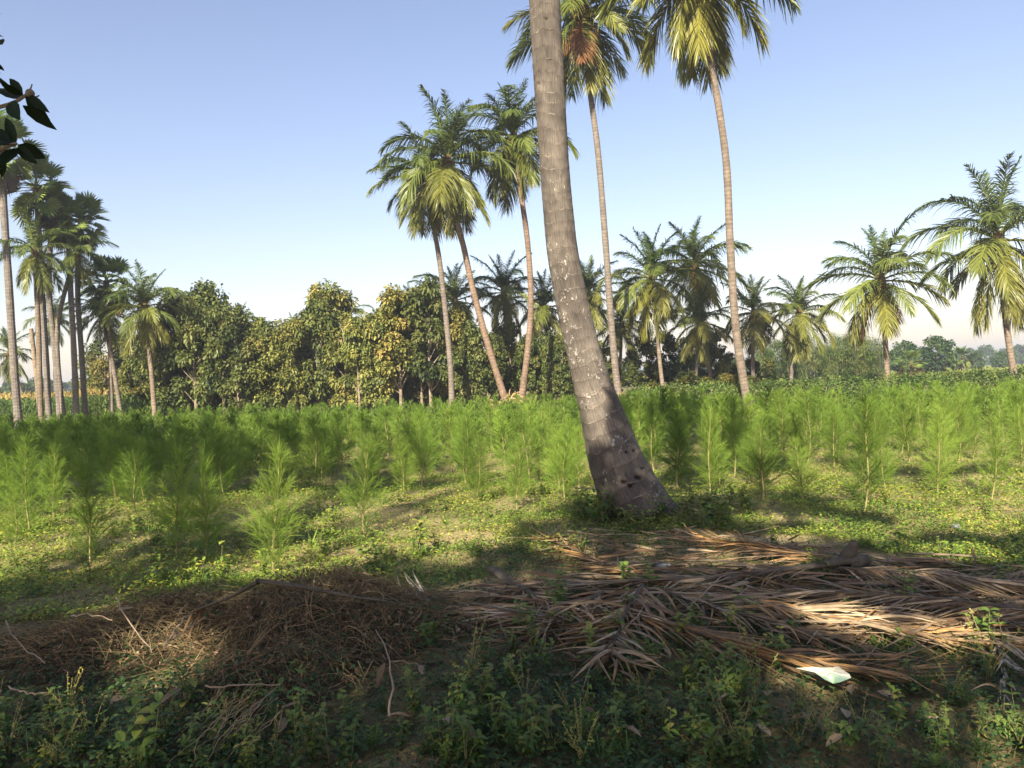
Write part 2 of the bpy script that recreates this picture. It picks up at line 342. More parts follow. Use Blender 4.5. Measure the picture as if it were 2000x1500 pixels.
GREEN, LIME, GOLD, RUST = np.array((.055, .090, .022)), np.array((.112, .142, .028)), np.array((.195, .175, .036)), np.array((.19, .10, .048))
def coconut_palm(pts, Y, r_px, label, seed, name='coconut_palm', rad=.19, n=30, group='coconut palms', dead=0, dead_az=None, color=(1, 1, 1), nuts=7, top=None, dY=0, dens=1.0, old=1.0, P=None):
    """pts: photo pixels from the foot up to the crown's heart; the foot stands on the ground at depth Y"""
    r = np.random.default_rng(seed)
    if P is None:
        P = [at(px, py, Y + dY * k / max(len(pts) - 1, 1)) for k, (px, py) in enumerate(pts)]
        foot = P[0].copy(); foot[2] = -.1
        P = [foot] + [p for p in P[1:]]
    root = new(name, None, loc=Vector((P[0][0], P[0][1], 0))); tag(root, label, 'palm tree', group)
    palm_trunk(P, rad * .86, rad * .62, root, np.array(color) * .9)
    c = P[-1] - np.array(root.location); sc = r_px / F * Y / 3.7
    up = norm(P[-1] - P[-2]); az = r.uniform(0, 6.28)
    new('crown_fibre', FIB, root, loc=c, rot=(math.asin(-up[1]), math.asin(up[0]), r.uniform(0, 6)), scale=sc * .9)
    for k in range(n):
        q = k / (n - 1); i = min(int(q * len(PITCHES) * 1.0), len(PITCHES) - 1); az += 2.39996 + r.normal(0, .18)
        mix = np.clip(q * 1.15 * old + r.normal(0, .16), 0, 1)
        col = GREEN * (1 - min(mix * 1.6, 1)) + LIME * min(mix * 1.6, 1); col = col * (1 - max(mix - .72, 0) * 2) + GOLD * max(mix - .72, 0) * 2
        if k >= n - dead:
            col = RUST; i = len(PITCHES) - 1
            if dead_az is not None: az = dead_az + .5 * (k - n + dead)
        new('frond', FR[i][int(r.integers(4))], root, loc=c + np.array([0, 0, .22 - .4 * q]) * sc, rot=(r.normal(0, .10), r.normal(0, .10), az), scale=(sc * r.uniform(.84, 1.12)) * (.8 if col is RUST else 1) * (.8 if q < .12 else 1.0 if q < .65 else .88), color=np.array(col) * r.uniform(.85, 1.15))
    for k in range(nuts):
        a = r.uniform(0, 6.28); new('coconut', NUT, root, loc=c + np.array([.3 * math.cos(a), .3 * math.sin(a), r.uniform(-.65, -.15)]) * sc, rot=(r.uniform(-.4, .4), r.uniform(-.4, .4), 0), scale=sc * r.uniform(.85, 1.15))
    return root

def fan_mesh(pitch, seed):
    r = np.random.default_rng(seed); mb = MB(); an = math.radians(pitch); t = np.linspace(0, 1, 6)
    a = an - .35 * t; dp = np.stack([np.cos(a), 0 * a, np.sin(a)], 1) * .22; P = np.concatenate([[[0, 0, 0]], np.cumsum(dp[:-1], 0)])
    tube(mb, P, .03 - .012 * t, 4, tint=.8); n = 38; T = norm(dp[-1]); Nn = np.array([-T[2], 0, T[0]]); th = np.radians(np.linspace(-128, 128, n)) + r.normal(0, .02, n)
    d = np.cos(th)[:, None] * T + np.sin(th)[:, None] * np.array([0, 1., 0]) + Nn * (.12 + .30 * np.abs(np.sin(th)) + .06 * np.tile([1, -1], n // 2))[:, None]
    side = norm(-np.sin(th)[:, None] * T + np.cos(th)[:, None] * np.array([0, 1., 0]) + Nn * (.35 * np.tile([1, -1], n // 2))[:, None])
    strips(mb, np.tile(P[-1], (n, 1)), d, side, .98 * r.uniform(.9, 1.06, n) * (1 - .22 * np.abs(th) / 2.2), .105, [(0, .10), (.35, .62), (.6, .95), (.8, .6), (1, .05)], .12 + .1 * r.random(n), tint=np.clip(.5 + r.normal(0, .12, n), 0, 1))
    return mb.mesh('fan_leaf', M['palm'])
FANP = [82, 62, 45, 25, 8, -12, -32, -52]
FAN = [[fan_mesh(p, 300 + 10 * i + k) for k in range(2)] for i, p in enumerate(FANP)]
def palmyra_palm(pts, Y, r_px, label, seed, n=34, rad=.2, group='palmyra palms at the field edge', color=(.84, .87, .92), dead=3, name='palmyra_palm'):
    r = np.random.default_rng(seed); P = [at(px, py, Y) for px, py in pts]; P[0][2] = -.1
    root = new(name, None, loc=Vector((P[0][0], P[0][1], 0))); tag(root, label, 'palm tree', group)
    palm_trunk(P, rad * .74, rad * .60, root, color, 1.6); c = P[-1] - np.array(root.location); sc = r_px / F * Y / 2.1; az = 0
    new('crown_fibre', FIB, root, loc=c, scale=sc * .75)
    for k in range(n):
        q = k / (n - 1); i = min(int(q * len(FANP)), len(FANP) - 1); az += 2.39996 + r.normal(0, .2); mix = np.clip(q * .9 + r.normal(0, .25), 0, 1)
        col = GREEN * 1.7 * (1 - mix) + LIME * 1.6 * mix
        if k >= n - dead: col = RUST * .55
        new('fan_leaf', FAN[i][int(r.integers(2))], root, loc=c + np.array([0, 0, .3 - .5 * q]) * sc, rot=(r.normal(0, .25), r.normal(0, .15), az), scale=sc * r.uniform(.85, 1.12), color=col * r.uniform(.8, 1.15))
    return root

# --- the big leaning trunk in front
def leaning_palm():
    Y = 8.6
    sec = [(1262, 1034, 168), (1257, 1018, 162), (1247, 1000, 150), (1224, 950, 130), (1203, 900, 111), (1188, 850, 97), (1173, 800, 86), (1157, 750, 76), (1143, 700, 69), (1119, 600, 64), (1107, 540, 62), (1097, 480, 60), (1089, 400, 58), (1081, 300, 57), (1075, 200, 59), (1069, 100, 60), (1063, 0, 60), (1052, -200, 57), (1043, -420, 54), (1036, -640, 50)]
    C = np.array([at(x, y, Y) for x, y, _ in sec]); W = np.array([wd for *_, wd in sec]) / F * Y / 2
    K, A = 850, 150; Q = spline(C, K); t = np.linspace(0, len(sec) - 1, K); T = norm(np.gradient(Q, axis=0))
    W = np.interp(t, np.arange(len(sec)), W); W = np.convolve(np.pad(W, 12, mode='edge'), np.ones(25) / 25, 'valid') * np.abs(T[:, 2])
    al = np.concatenate([[0], np.cumsum(np.linalg.norm(np.diff(Q, axis=0), axis=1))])
    r = np.random.default_rng(8); ed = [0.0]
    while ed[-1] < al[-1] + .3: ed.append(ed[-1] + r.uniform(.09, .20) * (1.25 if ed[-1] < 2.2 else 1))
    ed = np.array(ed)
    E1 = norm(np.cross(T, np.array([0, 1.0, 0]))); E2 = np.cross(E1, T)            # E1 ~ sideways, E2 ~ along view
    th = np.linspace(0, 2 * math.pi, A, endpoint=False); AL, TH = np.meshgrid(al, th, indexing='ij')
    wv = AL + .022 * np.sin(TH + AL * .9) + .016 * np.sin(2 * TH + AL * 2.3 + 1) + .05 * (vnoise(TH * 1.6 + 9, AL * 1.8, 5) - .5) + .025 * (vnoise(TH * 5 + 3, AL * 4, 15) - .5)
    k = np.clip(np.searchsorted(ed, wv) - 1, 0, len(ed) - 2); ring = np.clip((wv - ed[k]) / (ed[k + 1] - ed[k]), 0, 1)
    big = hsh(k.astype(float), 3.0, 1)
    rr = W[:, None] * (1 + .012 * (1 - ring) ** 2 * (1 + big) + .02 * (vnoise(TH * 1.2 + 30, AL * 2.5, 6) - .5) + .014 * (vnoise(TH * 7, AL * 9, 7) - .5)) - .007 * np.exp(-(ring / .05) ** 2) * (.2 + big)
    front = lambda px, py: (np.interp(py, [s[1] for s in sec][::-1], np.interp(np.arange(len(sec)), t, al)[::-1]),)
    gouge = np.zeros_like(rr); dirn = np.stack([np.cos(th), np.sin(th)], 1)
    V = Q[:, None] + rr[..., None] * (np.cos(TH)[..., None] * E1[:, None] + np.sin(TH)[..., None] * E2[:, None])
    u, v = V[..., 0] / V[..., 1] * F, (V[..., 2] - CAMZ) / V[..., 1] * F + 5
    PX, PY = 1000 + u * ca - v * sa, 750 - (u * sa + v * ca); fr = V[..., 1] < Q[:, None, 1] - .02
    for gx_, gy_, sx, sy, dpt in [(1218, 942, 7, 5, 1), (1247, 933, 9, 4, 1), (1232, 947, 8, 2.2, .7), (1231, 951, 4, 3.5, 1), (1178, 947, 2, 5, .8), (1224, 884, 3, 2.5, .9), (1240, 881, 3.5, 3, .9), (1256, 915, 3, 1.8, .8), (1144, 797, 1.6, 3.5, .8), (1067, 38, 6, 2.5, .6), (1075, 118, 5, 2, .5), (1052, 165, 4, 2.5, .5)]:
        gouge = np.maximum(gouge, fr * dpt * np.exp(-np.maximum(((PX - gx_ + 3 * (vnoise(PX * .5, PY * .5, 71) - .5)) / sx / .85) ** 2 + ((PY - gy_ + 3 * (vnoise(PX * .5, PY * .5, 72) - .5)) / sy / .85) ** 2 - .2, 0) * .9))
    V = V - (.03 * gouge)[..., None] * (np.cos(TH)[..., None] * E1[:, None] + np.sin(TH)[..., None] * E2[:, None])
    crust = np.zeros_like(rr)
    for cx, cy_, sx, sy in [(1085, 478, 14, 12), (1090, 512, 20, 14), (1098, 545, 18, 14), (1112, 578, 16, 12), (1101, 600, 12, 30), (1112, 665, 16, 26), (1105, 635, 10, 18), (1122, 700, 14, 14), (1172, 720, 20, 22), (1205, 865, 18, 16), (1290, 955, 18, 16), (1150, 780, 14, 14)]:
        crust = np.maximum(crust, fr * np.exp(-((PX - cx) / sx) ** 2 - ((PY - cy_) / sy) ** 2))
    foot = gp(1250, 1005); root = new('leaning_coconut_palm', None, loc=Vector((foot[0], Y, 0)))
    tag(root, 'thick leaning palm trunk with ring scars and pale lichen beside the dry fronds', 'palm tree')
    mb = MB(); i = np.arange(K - 1)[:, None] * A; j = np.arange(A)[None]; jn = (j + 1) % A
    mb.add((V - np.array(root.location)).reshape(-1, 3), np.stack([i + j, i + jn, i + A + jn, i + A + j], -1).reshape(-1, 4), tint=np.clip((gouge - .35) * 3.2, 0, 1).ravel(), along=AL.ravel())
    me = mb.mesh('trunk', M['trunk'], True)
    for nm, arr in (('around', (TH - math.pi) * .26), ('ring', ring), ('crust', np.clip(crust * 1.4, 0, 1)), ('low', np.clip((5.2 - AL) / 1.2, .0, 1))):
        a_ = me.attributes.new(nm, 'FLOAT', 'POINT'); a_.data.foreach_set('value', arr.astype(np.float32).ravel())
    new('trunk', me, root); c = Q[-1] - np.array(root.location); az = 0
    new('crown_fibre', FIB, root, loc=c)
    for k in range(22):
        q = k / 21; az += 2.39996
        new('frond', FR[min(int(q * 8), 7)][k % 2], root, loc=c + np.array([0, 0, .2 - .4 * q]), rot=(0, 0, az), scale=.95, color=GREEN * (1 - q) + LIME * q)
    # short fibrous roots at the foot
    r = np.random.default_rng(5); mb = MB()
    for k in range(70):
        a = r.uniform(0, 6.28); p0 = np.array([.44 * math.cos(a) + .05, .40 * math.sin(a), r.uniform(.02, .16)]); p1 = p0 + np.array([math.cos(a) * r.uniform(.05, .16), math.sin(a) * r.uniform(.05, .16), 0]); p1[2] = -.02
        tube(mb, spline([p0, (p0 + p1) / 2 + (0, 0, .03), p1], 5), r.uniform(.004, .010), 4, tint=r.uniform(.1, .9))
    o = new('root_mat', mb.mesh('root_mat', M['stick']), root, loc=(.0, 0, .03)); o['kind'] = 'stuff'
leaning_palm()

C = coconut_palm
GRP = 'tall coconut palms in the middle of the field'
C([(883, 818), (880, 720), (868, 590), (857, 500), (843, 425), (828, 352)], 38, 126, 'straight slim coconut palm, leftmost of the tall middle trio', 21, group=GRP, rad=.17, old=1.0, n=34)
C([(998, 818), (958, 690), (925, 570), (905, 480), (888, 410), (874, 318)], 37, 152, 'coconut palm with orange lower trunk leaning left, bushiest crown of the middle trio', 22, group=GRP, rad=.19, color=(1.12, .93, .80), n=34, old=1.05)
C([(1014, 818), (1030, 690), (1037, 590), (1031, 480), (1020, 395), (1003, 272)], 38, 140, 'coconut palm with curved reddish trunk just left of the big leaning trunk', 23, group=GRP, rad=.19, color=(1.1, .93, .82), n=36, old=.95)
C([(1214, 812), (1203, 730), (1193, 620), (1183, 480), (1168, 300), (1150, 160), (1138, 22)], 36, 192, 'tall coconut palm with a hanging dead frond, right behind the leaning trunk', 24, group=GRP, rad=.20, dead=2, dead_az=-2.3, n=34, old=1.0)
C([(1468, 845), (1455, 760), (1437, 640), (1426, 480), (1419, 330), (1405, 220), (1386, 110), (1362, -78)], 28.5, 235, 'tallest coconut palm on the right, crown cut off by the top of the photo', 25, group=GRP, rad=.19, dead=0, n=38, old=1.05, color=(1, .96, .9))
GRP = 'coconut palms along the back edge of the field'
C([(903, 805), (900, 700), (889, 588)], 46, 92, 'shorter coconut palm standing behind the two left trunks of the middle trio', 31, group=GRP, rad=.15, old=1.1)
C([(1013, 800), (1000, 720), (988, 640), (984, 572)], 45, 94, 'back coconut palm with leaning pale trunk between the middle trio trunks', 32, group=GRP, rad=.14, old=1.1)
C([(1084, 800), (1072, 700), (1062, 600)], 46, 90, 'back coconut palm half hidden left of the leaning trunk', 33, group=GRP, rad=.15, old=1.2)
C([(1165, 800), (1158, 680), (1150, 575)], 47, 94, 'back coconut palm peeping out right of the leaning trunk', 34, group=GRP, rad=.15, old=1.2)
C([(1207, 800), (1212, 700), (1214, 630)], 52, 78, 'low dark coconut palm behind the tall palm with the dead frond', 35, group=GRP, rad=.14, old=1.0)
C([(1300, 800), (1290, 720), (1283, 640), (1272, 545)], 44, 118, 'pale trunked coconut palm, left of the pair behind the tallest palm', 36, group=GRP, rad=.15, old=1.15, color=(1.2, 1.15, 1.1))
C([(1395, 790), (1385, 720), (1370, 620), (1357, 520)], 48, 120, 'pale trunked coconut palm, right of the pair behind the tallest palm', 37, group=GRP, rad=.15, old=1.15, dead=1, color=(1.2, 1.15, 1.1))
C([(1358, 790), (1360, 720), (1364, 630)], 46, 84, 'short coconut palm with orange lower fronds under the pale trunked pair', 38, group=GRP, rad=.14, old=1.5, dead=2)
C([(1474, 785), (1470, 700), (1472, 612)], 46, 90, 'short coconut palm just right of the tallest palm trunk', 39, group=GRP, rad=.15, old=1.25, dead=1)
C([(1542, 780), (1549, 700), (1561, 612)], 47, 96, 'coconut palm leaning right between the tallest palm and the roadside bushes', 40, group=GRP, rad=.15, old=1.15)
C([(1738, 800), (1733, 730), (1728, 650), (1720, 548)], 37, 142, 'full coconut palm with brown hanging fronds standing alone among the shrubs', 41, group=GRP, rad=.16, old=1.05, dead=3, n=28, color=(1.2, 1.1, .95))
C([(1990, 795), (1975, 700), (1960, 590), (1948, 470)], 37, 184, 'large coconut palm at the right edge of the photo', 42, group=GRP, rad=.19, old=1.1, n=28, color=(1.15, 1.08, .98))
GRP = 'coconut palms rising behind the broadleaf grove'
C([(575, 800), (575, 655)], 58, 62, 'coconut palm top rising left of the tall grove tree', 43, group=GRP, rad=.15, old=.7, n=18)
C([(683, 800), (683, 618)], 58, 58, 'coconut palm top just right of the tall grove tree', 44, group=GRP, rad=.15, old=.8, n=18)
C([(805, 800), (805, 598)], 56, 60, 'coconut palm top above the brown leaved grove trees', 45, group=GRP, rad=.15, old=.8, n=18)
C([(832, 800), (840, 575)], 60, 55, 'coconut palm top close behind the leftmost middle palm', 46, group=GRP, rad=.15, old=.9, n=16)
C([(460, 800), (470, 640)], 60, 60, 'dark coconut palm top behind the first grove trees', 47, group=GRP, rad=.15, old=.4, n=16)
GRP = 'coconut palms at the left edge'
C([(240, 830), (222, 720), (200, 610)], 41, 72, 'coconut palm with sagging fronds behind the thin palmyra trunks', 48, group=GRP, rad=.15, old=.8, dead=1)
C([(304, 825), (297, 740), (291, 680), (283, 600)], 40, 100, 'coconut palm at the corner of the grove with pale leaning trunk', 49, group=GRP, rad=.15, old=1.05, color=(1.15, 1.08, .98))
C([(336, 828), (322, 760), (308, 690), (300, 640)], 42, 70, 'slender coconut palm leaning left at the grove corner', 50, group=GRP, rad=.15, old=.8, n=18, color=(1.05, .98, .9))
C([(80, 845), (75, 640), (68, 492)], 37, 92, 'dark coconut palm crown among the palmyra trunks', 51, group=GRP, rad=.16, old=.75, n=24, color=(1.05, 1, .9))
C([(128, 842), (112, 650), (150, 492)], 39, 80, 'coconut palm with flat windblown fronds in front of the palmyra crowns', 52, group=GRP, rad=.15, old=.75, n=22)
C([(60, 830), (40, 760), (18, 690)], 52, 66, 'small far coconut palm low at the left edge', 53, group=GRP, rad=.15, old=.7, n=20)
C([(110, 830), (105, 620)], 54, 66, 'far coconut palm showing between the palmyra trunks', 54, group=GRP, rad=.15, old=.7, n=18)
Pm = palmyra_palm
Pm([(38, 852), (28, 720), (18, 560), (8, 400), (4, 290)], 36, 80, 'nearest palmyra palm at the left edge, dark twig in front of its crown', 61, rad=.24)
Pm([(97, 845), (90, 700), (80, 520), (72, 370)], 38, 70, 'palmyra palm with tall grey trunk, second from the left edge', 62, rad=.2)
Pm([(119, 843), (108, 690), (96, 560), (104, 410)], 39, 52, 'palmyra palm with leaning trunk behind the second one', 63, rad=.2)
Pm([(150, 838), (145, 700), (138, 560), (134, 440)], 39, 58, 'palmyra palm with straight trunk, left of the tight pair', 64, rad=.2)
Pm([(168, 836), (160, 700), (152, 560), (160, 432)], 40, 60, 'palmyra palm at the right of the tight pair, rounded crown', 65, rad=.19)
Pm([(219, 830), (216, 720), (212, 600), (208, 556)], 41, 62, 'short palmyra palm with slim pale trunk beside the corn', 66, rad=.15, color=(1.1, 1.1, 1.1))
Pm([(1782, 760), (1780, 712)], 75, 34, 'low dark palmyra palm among the far bushes on the right', 67, rad=.2, n=26, group='far low palmyra palms', dead=6)
Pm([(1880, 750), (1880, 700)], 95, 26, 'tiny far palmyra palm near the right palm', 68, rad=.2, n=24, group='far low palmyra palms', dead=4)
Pm([(1700, 765), (1698, 722)], 70, 30, 'low far palmyra palm behind the lone shrub palm', 69, rad=.2, n=24, group='far low palmyra palms', dead=6)
# a pale dead trunk without crown
root = new('dead_palm_trunk', None, loc=Vector((at(80, 830, 40)[0], 40, 0))); tag(root, 'pale bare palm trunk without a crown in the corn', 'palm trunk')
P = [at(82, 845, 40), at(72, 740, 40), at(61, 642, 40)]; P[0][2] = -.1; palm_trunk(P, .13, .10, root, (1.15, 1.08, .95))

# ------------------------------------------------------------------ broadleaf trees
OV = [(0, .10), (.22, .85), (.5, 1), (.78, .62), (1, .05)]
OV3 = [(0, .15), (.4, 1), (.75, .75), (1, .06)]
def crown_mesh(name, mat, seed, H, Rw, z0, nclump, nleaf, ll, lw, droop=.45, tvar=.25):
    """leaf clumps through a crown's volume; light clumps and dark clumps"""
    r = np.random.default_rng(seed); mb = MB(); C_ = []
    for k in range(nclump):
        t = r.uniform(0, 1); zz = z0 + (H - z0) * t; w_ = Rw * (math.sin(math.pi * (.16 + .76 * t)) ** .7); a = r.uniform(0, 6.28); q = w_ * math.sqrt(r.uniform(.15, 1))
        C_.append((q * math.cos(a), q * math.sin(a), zz, r.uniform(.2, .62) * 1.05, np.clip(r.normal(.5, tvar), 0, 1)))
    C_ = np.array(C_); idx = r.integers(0, nclump, nleaf); o = norm(r.normal(0, 1, (nleaf, 3))) * (r.uniform(.3, 1, (nleaf, 1)) ** .5)
    base = C_[idx, :3] + o * C_[idx, 3:4] * (1, 1, .8)
    d = norm(o + r.normal(0, .5, (nleaf, 3)) + (0, 0, -.15)); side = norm(np.cross(d, (0, 0, 1.0)) + r.normal(0, .35, (nleaf, 3)))
    strips(mb, base, d, side, ll * r.uniform(.6, 1.2, nleaf), lw * r.uniform(.7, 1.15, nleaf), OV3, droop * r.uniform(.4, 1.3, nleaf), tint=np.clip(C_[idx, 4] + r.normal(0, .13, nleaf), 0, 1))
    return mb.mesh(name, mat), C_
def limbs_mesh(C_, H, r0, seed, z0):
    r = np.random.default_rng(seed); mb = MB(); t = np.linspace(0, 1, 9); top = H * .86
    P = np.stack([.10 * np.sin(t * 3 + seed) * t, .10 * np.cos(t * 2.2 + seed) * t, -.1 + top * t], 1); tube(mb, P, r0 * (1 - .75 * t) * (1 + .4 * np.exp(-t * 14)), 7)
    for c in C_[:: max(1, len(C_) // 16)]:
        z = max(c[2] - .6 - .5 * math.hypot(c[0], c[1]), z0 * .7); b = np.array([np.interp(z, P[:, 2], P[:, 0]), np.interp(z, P[:, 2], P[:, 1]), z])
        tube(mb, spline([b, (b + c[:3]) / 2 + r.normal(0, .1, 3), c[:3]], 6), np.linspace(r0 * .38, .012, 6), 5)
    return mb.mesh('trunk', M['wood'])
TEAK = []
for k in range(9):
    me, C_ = crown_mesh('crown', M['teak'], 500 + k, 6.4, [1.25, 1.0, 1.4, 1.1, 1.3, .95, 1.5, 1.15, 1.2][k], [1.1, .8, 1.5, 1.0, 2.0, 1.3, .9, 1.6, .7][k], [44, 36, 52, 40, 34, 38, 56, 42, 46][k], 6200, .21, .14)
    TEAK.append((me, limbs_mesh(C_, 6.4, .10, k, 1.2)))
def tree(name, var, px, Y, top_py, label, group, color=(1, 1, 1), rs=1.0, cat='tree', rot=None, base=6.4, r=R):
    x = at(px, 760, Y)[0]; H = at(px, top_py, Y)[2]; s = H / base
    root = new(name, None, loc=(x, Y, 0), rot=(0, 0, r.uniform(0, 6.28)), scale=(s * rs, s * rs, s)); tag(root, label, cat, group)
    new('trunk', var[1], root); new('crown', var[0], root, color=color); return root
OLV, DRK, BRN = (1.85, 1.82, 1.45), (1.05, 1.18, 1.0), (1.85, 1.6, 1.3)
G_ = 'broadleaf trees of the grove behind the field'
PRX, PRY = [335, 370, 415, 450, 480, 520, 560, 590, 612, 640, 668, 690, 720, 745, 770, 800, 838, 870, 930, 1100], [600, 568, 560, 584, 606, 604, 622, 618, 596, 556, 580, 610, 616, 594, 570, 576, 552, 598, 635, 648]
LBL = {0: 'dark leafy tree standing first at the left end of the grove', 4: 'highest dark green tree near the left end of the grove', 15: 'tall olive tree rising above the grove roof', 22: 'rusty brown leaved tree topping the grove left of the middle palms', 25: 'narrow rusty tree behind the leftmost middle palm'}
fr_ = np.random.default_rng(301)
for i in range(40):
    px = 338 + 20.2 * i + fr_.uniform(-6, 6); tp = np.interp(px, PRX, PRY) + (fr_.uniform(-4, 4) if i in LBL else fr_.uniform(-6, 34)); Y = fr_.uniform(40.5, 45)
    kc = 0 if px < 470 or px > 905 or fr_.random() < .12 else 1 if px > 735 and fr_.random() < .6 else 2
    c = np.array((DRK, BRN, OLV)[kc]) * fr_.uniform(.8, 1.15)
    tree('teak_tree', TEAK[int(fr_.integers(9))], px, Y, tp, LBL.get(i, ('dark green slender tree in the front row of the grove', 'brownish leaved slender tree in the front row of the grove', 'olive leaved slender tree in the front row of the grove')[kc]), G_, c, fr_.uniform(.72, 1.0), r=fr_)
for px, Y, tp, col, lab in [(1045, 44, 655, (.9, 1.3, .9), 'fresh green leafy tree left of the leaning trunk'), (255, 47, 690, OLV, 'olive tree half hidden behind the left palms'), (205, 50, 700, BRN, 'brown leaved tree behind the palmyra trunks'), (310, 44, 665, OLV, 'small olive tree at the grove corner')]:
    tree('teak_tree', TEAK[int(fr_.integers(9))], px, Y, tp, lab, G_, col, .95, r=fr_)
for i in range(46):
    px = 190 + 1330 * (i + U(0, .9)) / 46; Y = U(46, 62); tp = (655 + U(-25, 35)) if px < 880 else (665 + U(-20, 40)) if px < 1420 else 690 + U(0, 20)
    tree('teak_tree', TEAK[int(R.integers(9))], px, Y, tp, 'shaded broadleaf tree deep inside the grove', 'trees deep inside the grove', np.array(DRK if R.random() < .7 else OLV) * U(.75, 1.0), U(.9, 1.25))
# lower bushes along the grove's foot
for i in range(30):
    px = 330 + 1180 * (i + U(0, .9)) / 30; Y = U(42, 46); tp = at(0, 0, 1)[0]
    hh = U(.9, 1.9) if px > 900 else U(1.4, 2.6); x = at(px, 780, Y)[0]
    root = new('bush', None, loc=(x, Y, -.35), rot=(0, 0, U(0, 6.28)), scale=(hh / 6.4 * 2.2, hh / 6.4 * 2.2, hh / 6.4 * 1.1)); tag(root, 'low leafy bush at the foot of the grove', 'bush', 'bushes at the foot of the grove')
    k = int(R.integers(9)); new('stems', TEAK[k][1], root); new('foliage', TEAK[k][0], root, color=np.array((.9, .95, .8) if R.random() < .6 else BRN) * U(.7, 1.1))

# far trees and thickets to the right, and on the left horizon
FARV = []
for k in range(4):
    me, C_ = crown_mesh('crown', M['shrub'], 600 + k, 6.0, 2.6, .9, 60, 3200, .42, .26, .3); FARV.append((me, limbs_mesh(C_, 6.0, .14, 30 + k, 1.0)))
THK = []
for k in range(3):
    me, C_ = crown_mesh('crown', M['shrub'], 650 + k, 6.0, 1.5, .8, 60, 3600, .40, .05, .35); THK.append((me, limbs_mesh(C_, 6.0, .07, 40 + k, .9)))
for i in range(17):
    px = 1488 + 240 * (i + U(0, .8)) / 17
    tree('feathery_tree', THK[i % 3], px, U(55, 66), 665 + U(-14, 22), 'pale feathery young tree in the thicket left of the lone palm', 'feathery thicket trees', np.array((1.35, 1.25, 1.2)) * U(.85, 1.1), 1.0, base=6.0)
for px, Y, tp, lab in [(1832, 88, 658, 'rounded grey green tree beyond the shrubs, right of the lone palm'), (1765, 95, 668, 'dark bushy tree behind the lone palm'), (1648, 90, 690, 'low rounded tree left of the lone palm'), (1905, 120, 690, 'dull green far tree left of the right palm'), (1955, 125, 688, 'dull green far tree behind the right palm trunk')]:
    tree('far_tree', FARV[int(R.integers(4))], px, Y, tp, lab, 'single trees beyond the shrubs', np.array((.85, .95, .9)) * U(.85, 1.1), 1.0, base=6.0)
for i in range(34):
    px = 1590 + 560 * (i + U(0, .9)) / 34; Y = U(170, 330)
    tree('far_tree', FARV[int(R.integers(4))], px, Y, 684 + (1900 - px) * .035 + U(-8, 8), 'hazy tree in the far row on the right horizon', 'far trees on the right horizon', np.array((.9, 1.0, .9)) * U(.8, 1.1), U(1.0, 1.5), base=6.0)
for i in range(30):
    px = -80 + 560 * (i + U(0, .9)) / 30; Y = U(120, 230)
    tree('far_tree', FARV[int(R.integers(4))], px, Y, 752 + U(-16, 8), 'hazy tree on the far left horizon beyond the corn', 'far trees on the left horizon', np.array((.85, .95, .95)) * U(.8, 1.1), U(1.0, 1.6), base=6.0)
for i in range(40):
    px = 330 + 1300 * (i + U(0, .9)) / 40; Y = U(90, 160)
    tree('far_tree', FARV[int(R.integers(4))], px, Y, 725 + U(-14, 10) - (px - 1000) * .04, 'far tree glimpsed between the grove trunks', 'far trees behind the grove', np.array((.85, .95, .9)) * U(.8, 1.1), U(1.0, 1.5), base=6.0)

# shrubs (crop bushes) on the right
SHR = []
for k in range(5):
    me, C_ = crown_mesh('foliage', M['shrub'], 700 + k, 1.25, .62, .18, 22, 900, .12, .085, .3); SHR.append((me, limbs_mesh(C_, 1.25, .02, 50 + k, .2)))
for row, Y in enumerate([27.5, 28.6, 29.9, 31.4, 33, 35, 37.5, 40.5, 44]):
    for px in np.arange(1235 + row * 3, 2060, 1500 / Y * .92):
        if Y < 32 and px < 1330 + 200 * (32 - Y) / 4.5: continue
        p = at(px + U(-12, 12), 780, Y + U(-.4, .4)); s = U(.68, .92)
        dk = vnoise(px * .008, Y * .3, 21); c = np.array((1.25, 1.2, 1.0)) * (.55 + .75 * dk)
        root = new('shrub', None, loc=(p[0], p[1], -.03), rot=(0, 0, U(0, 6.28)), scale=s); tag(root, 'leafy waist high shrub in the crop patch behind the saplings', 'shrub', 'crop shrubs on the right')
        k = int(R.integers(5)); new('stems', SHR[k][1], root); new('foliage', SHR[k][0], root, color=c)
# grass field beyond the shrubs: tall pale crop
mb = MB(); n = 30000; yy = U(75, 210, n); xx = yy * U(.42, .85, n); a = U(0, 6.28, n)
strips(mb, np.stack([xx, yy, 0 * xx], 1), np.stack([.3 * np.cos(a), .3 * np.sin(a), 1 + 0 * a], 1), np.stack([-np.sin(a), np.cos(a), 0 * a], 1), U(.7, 1.2, n), U(.10, .2, n), [(0, .6), (.5, 1), (1, .1)], .25, tint=U(.45, .95, n))
tag(new('far_crop', mb.mesh('far_crop', M['grass']), color=(1.2, 1.35, .9)), 'pale green far crop field behind the right palm', 'crop', kind='stuff')

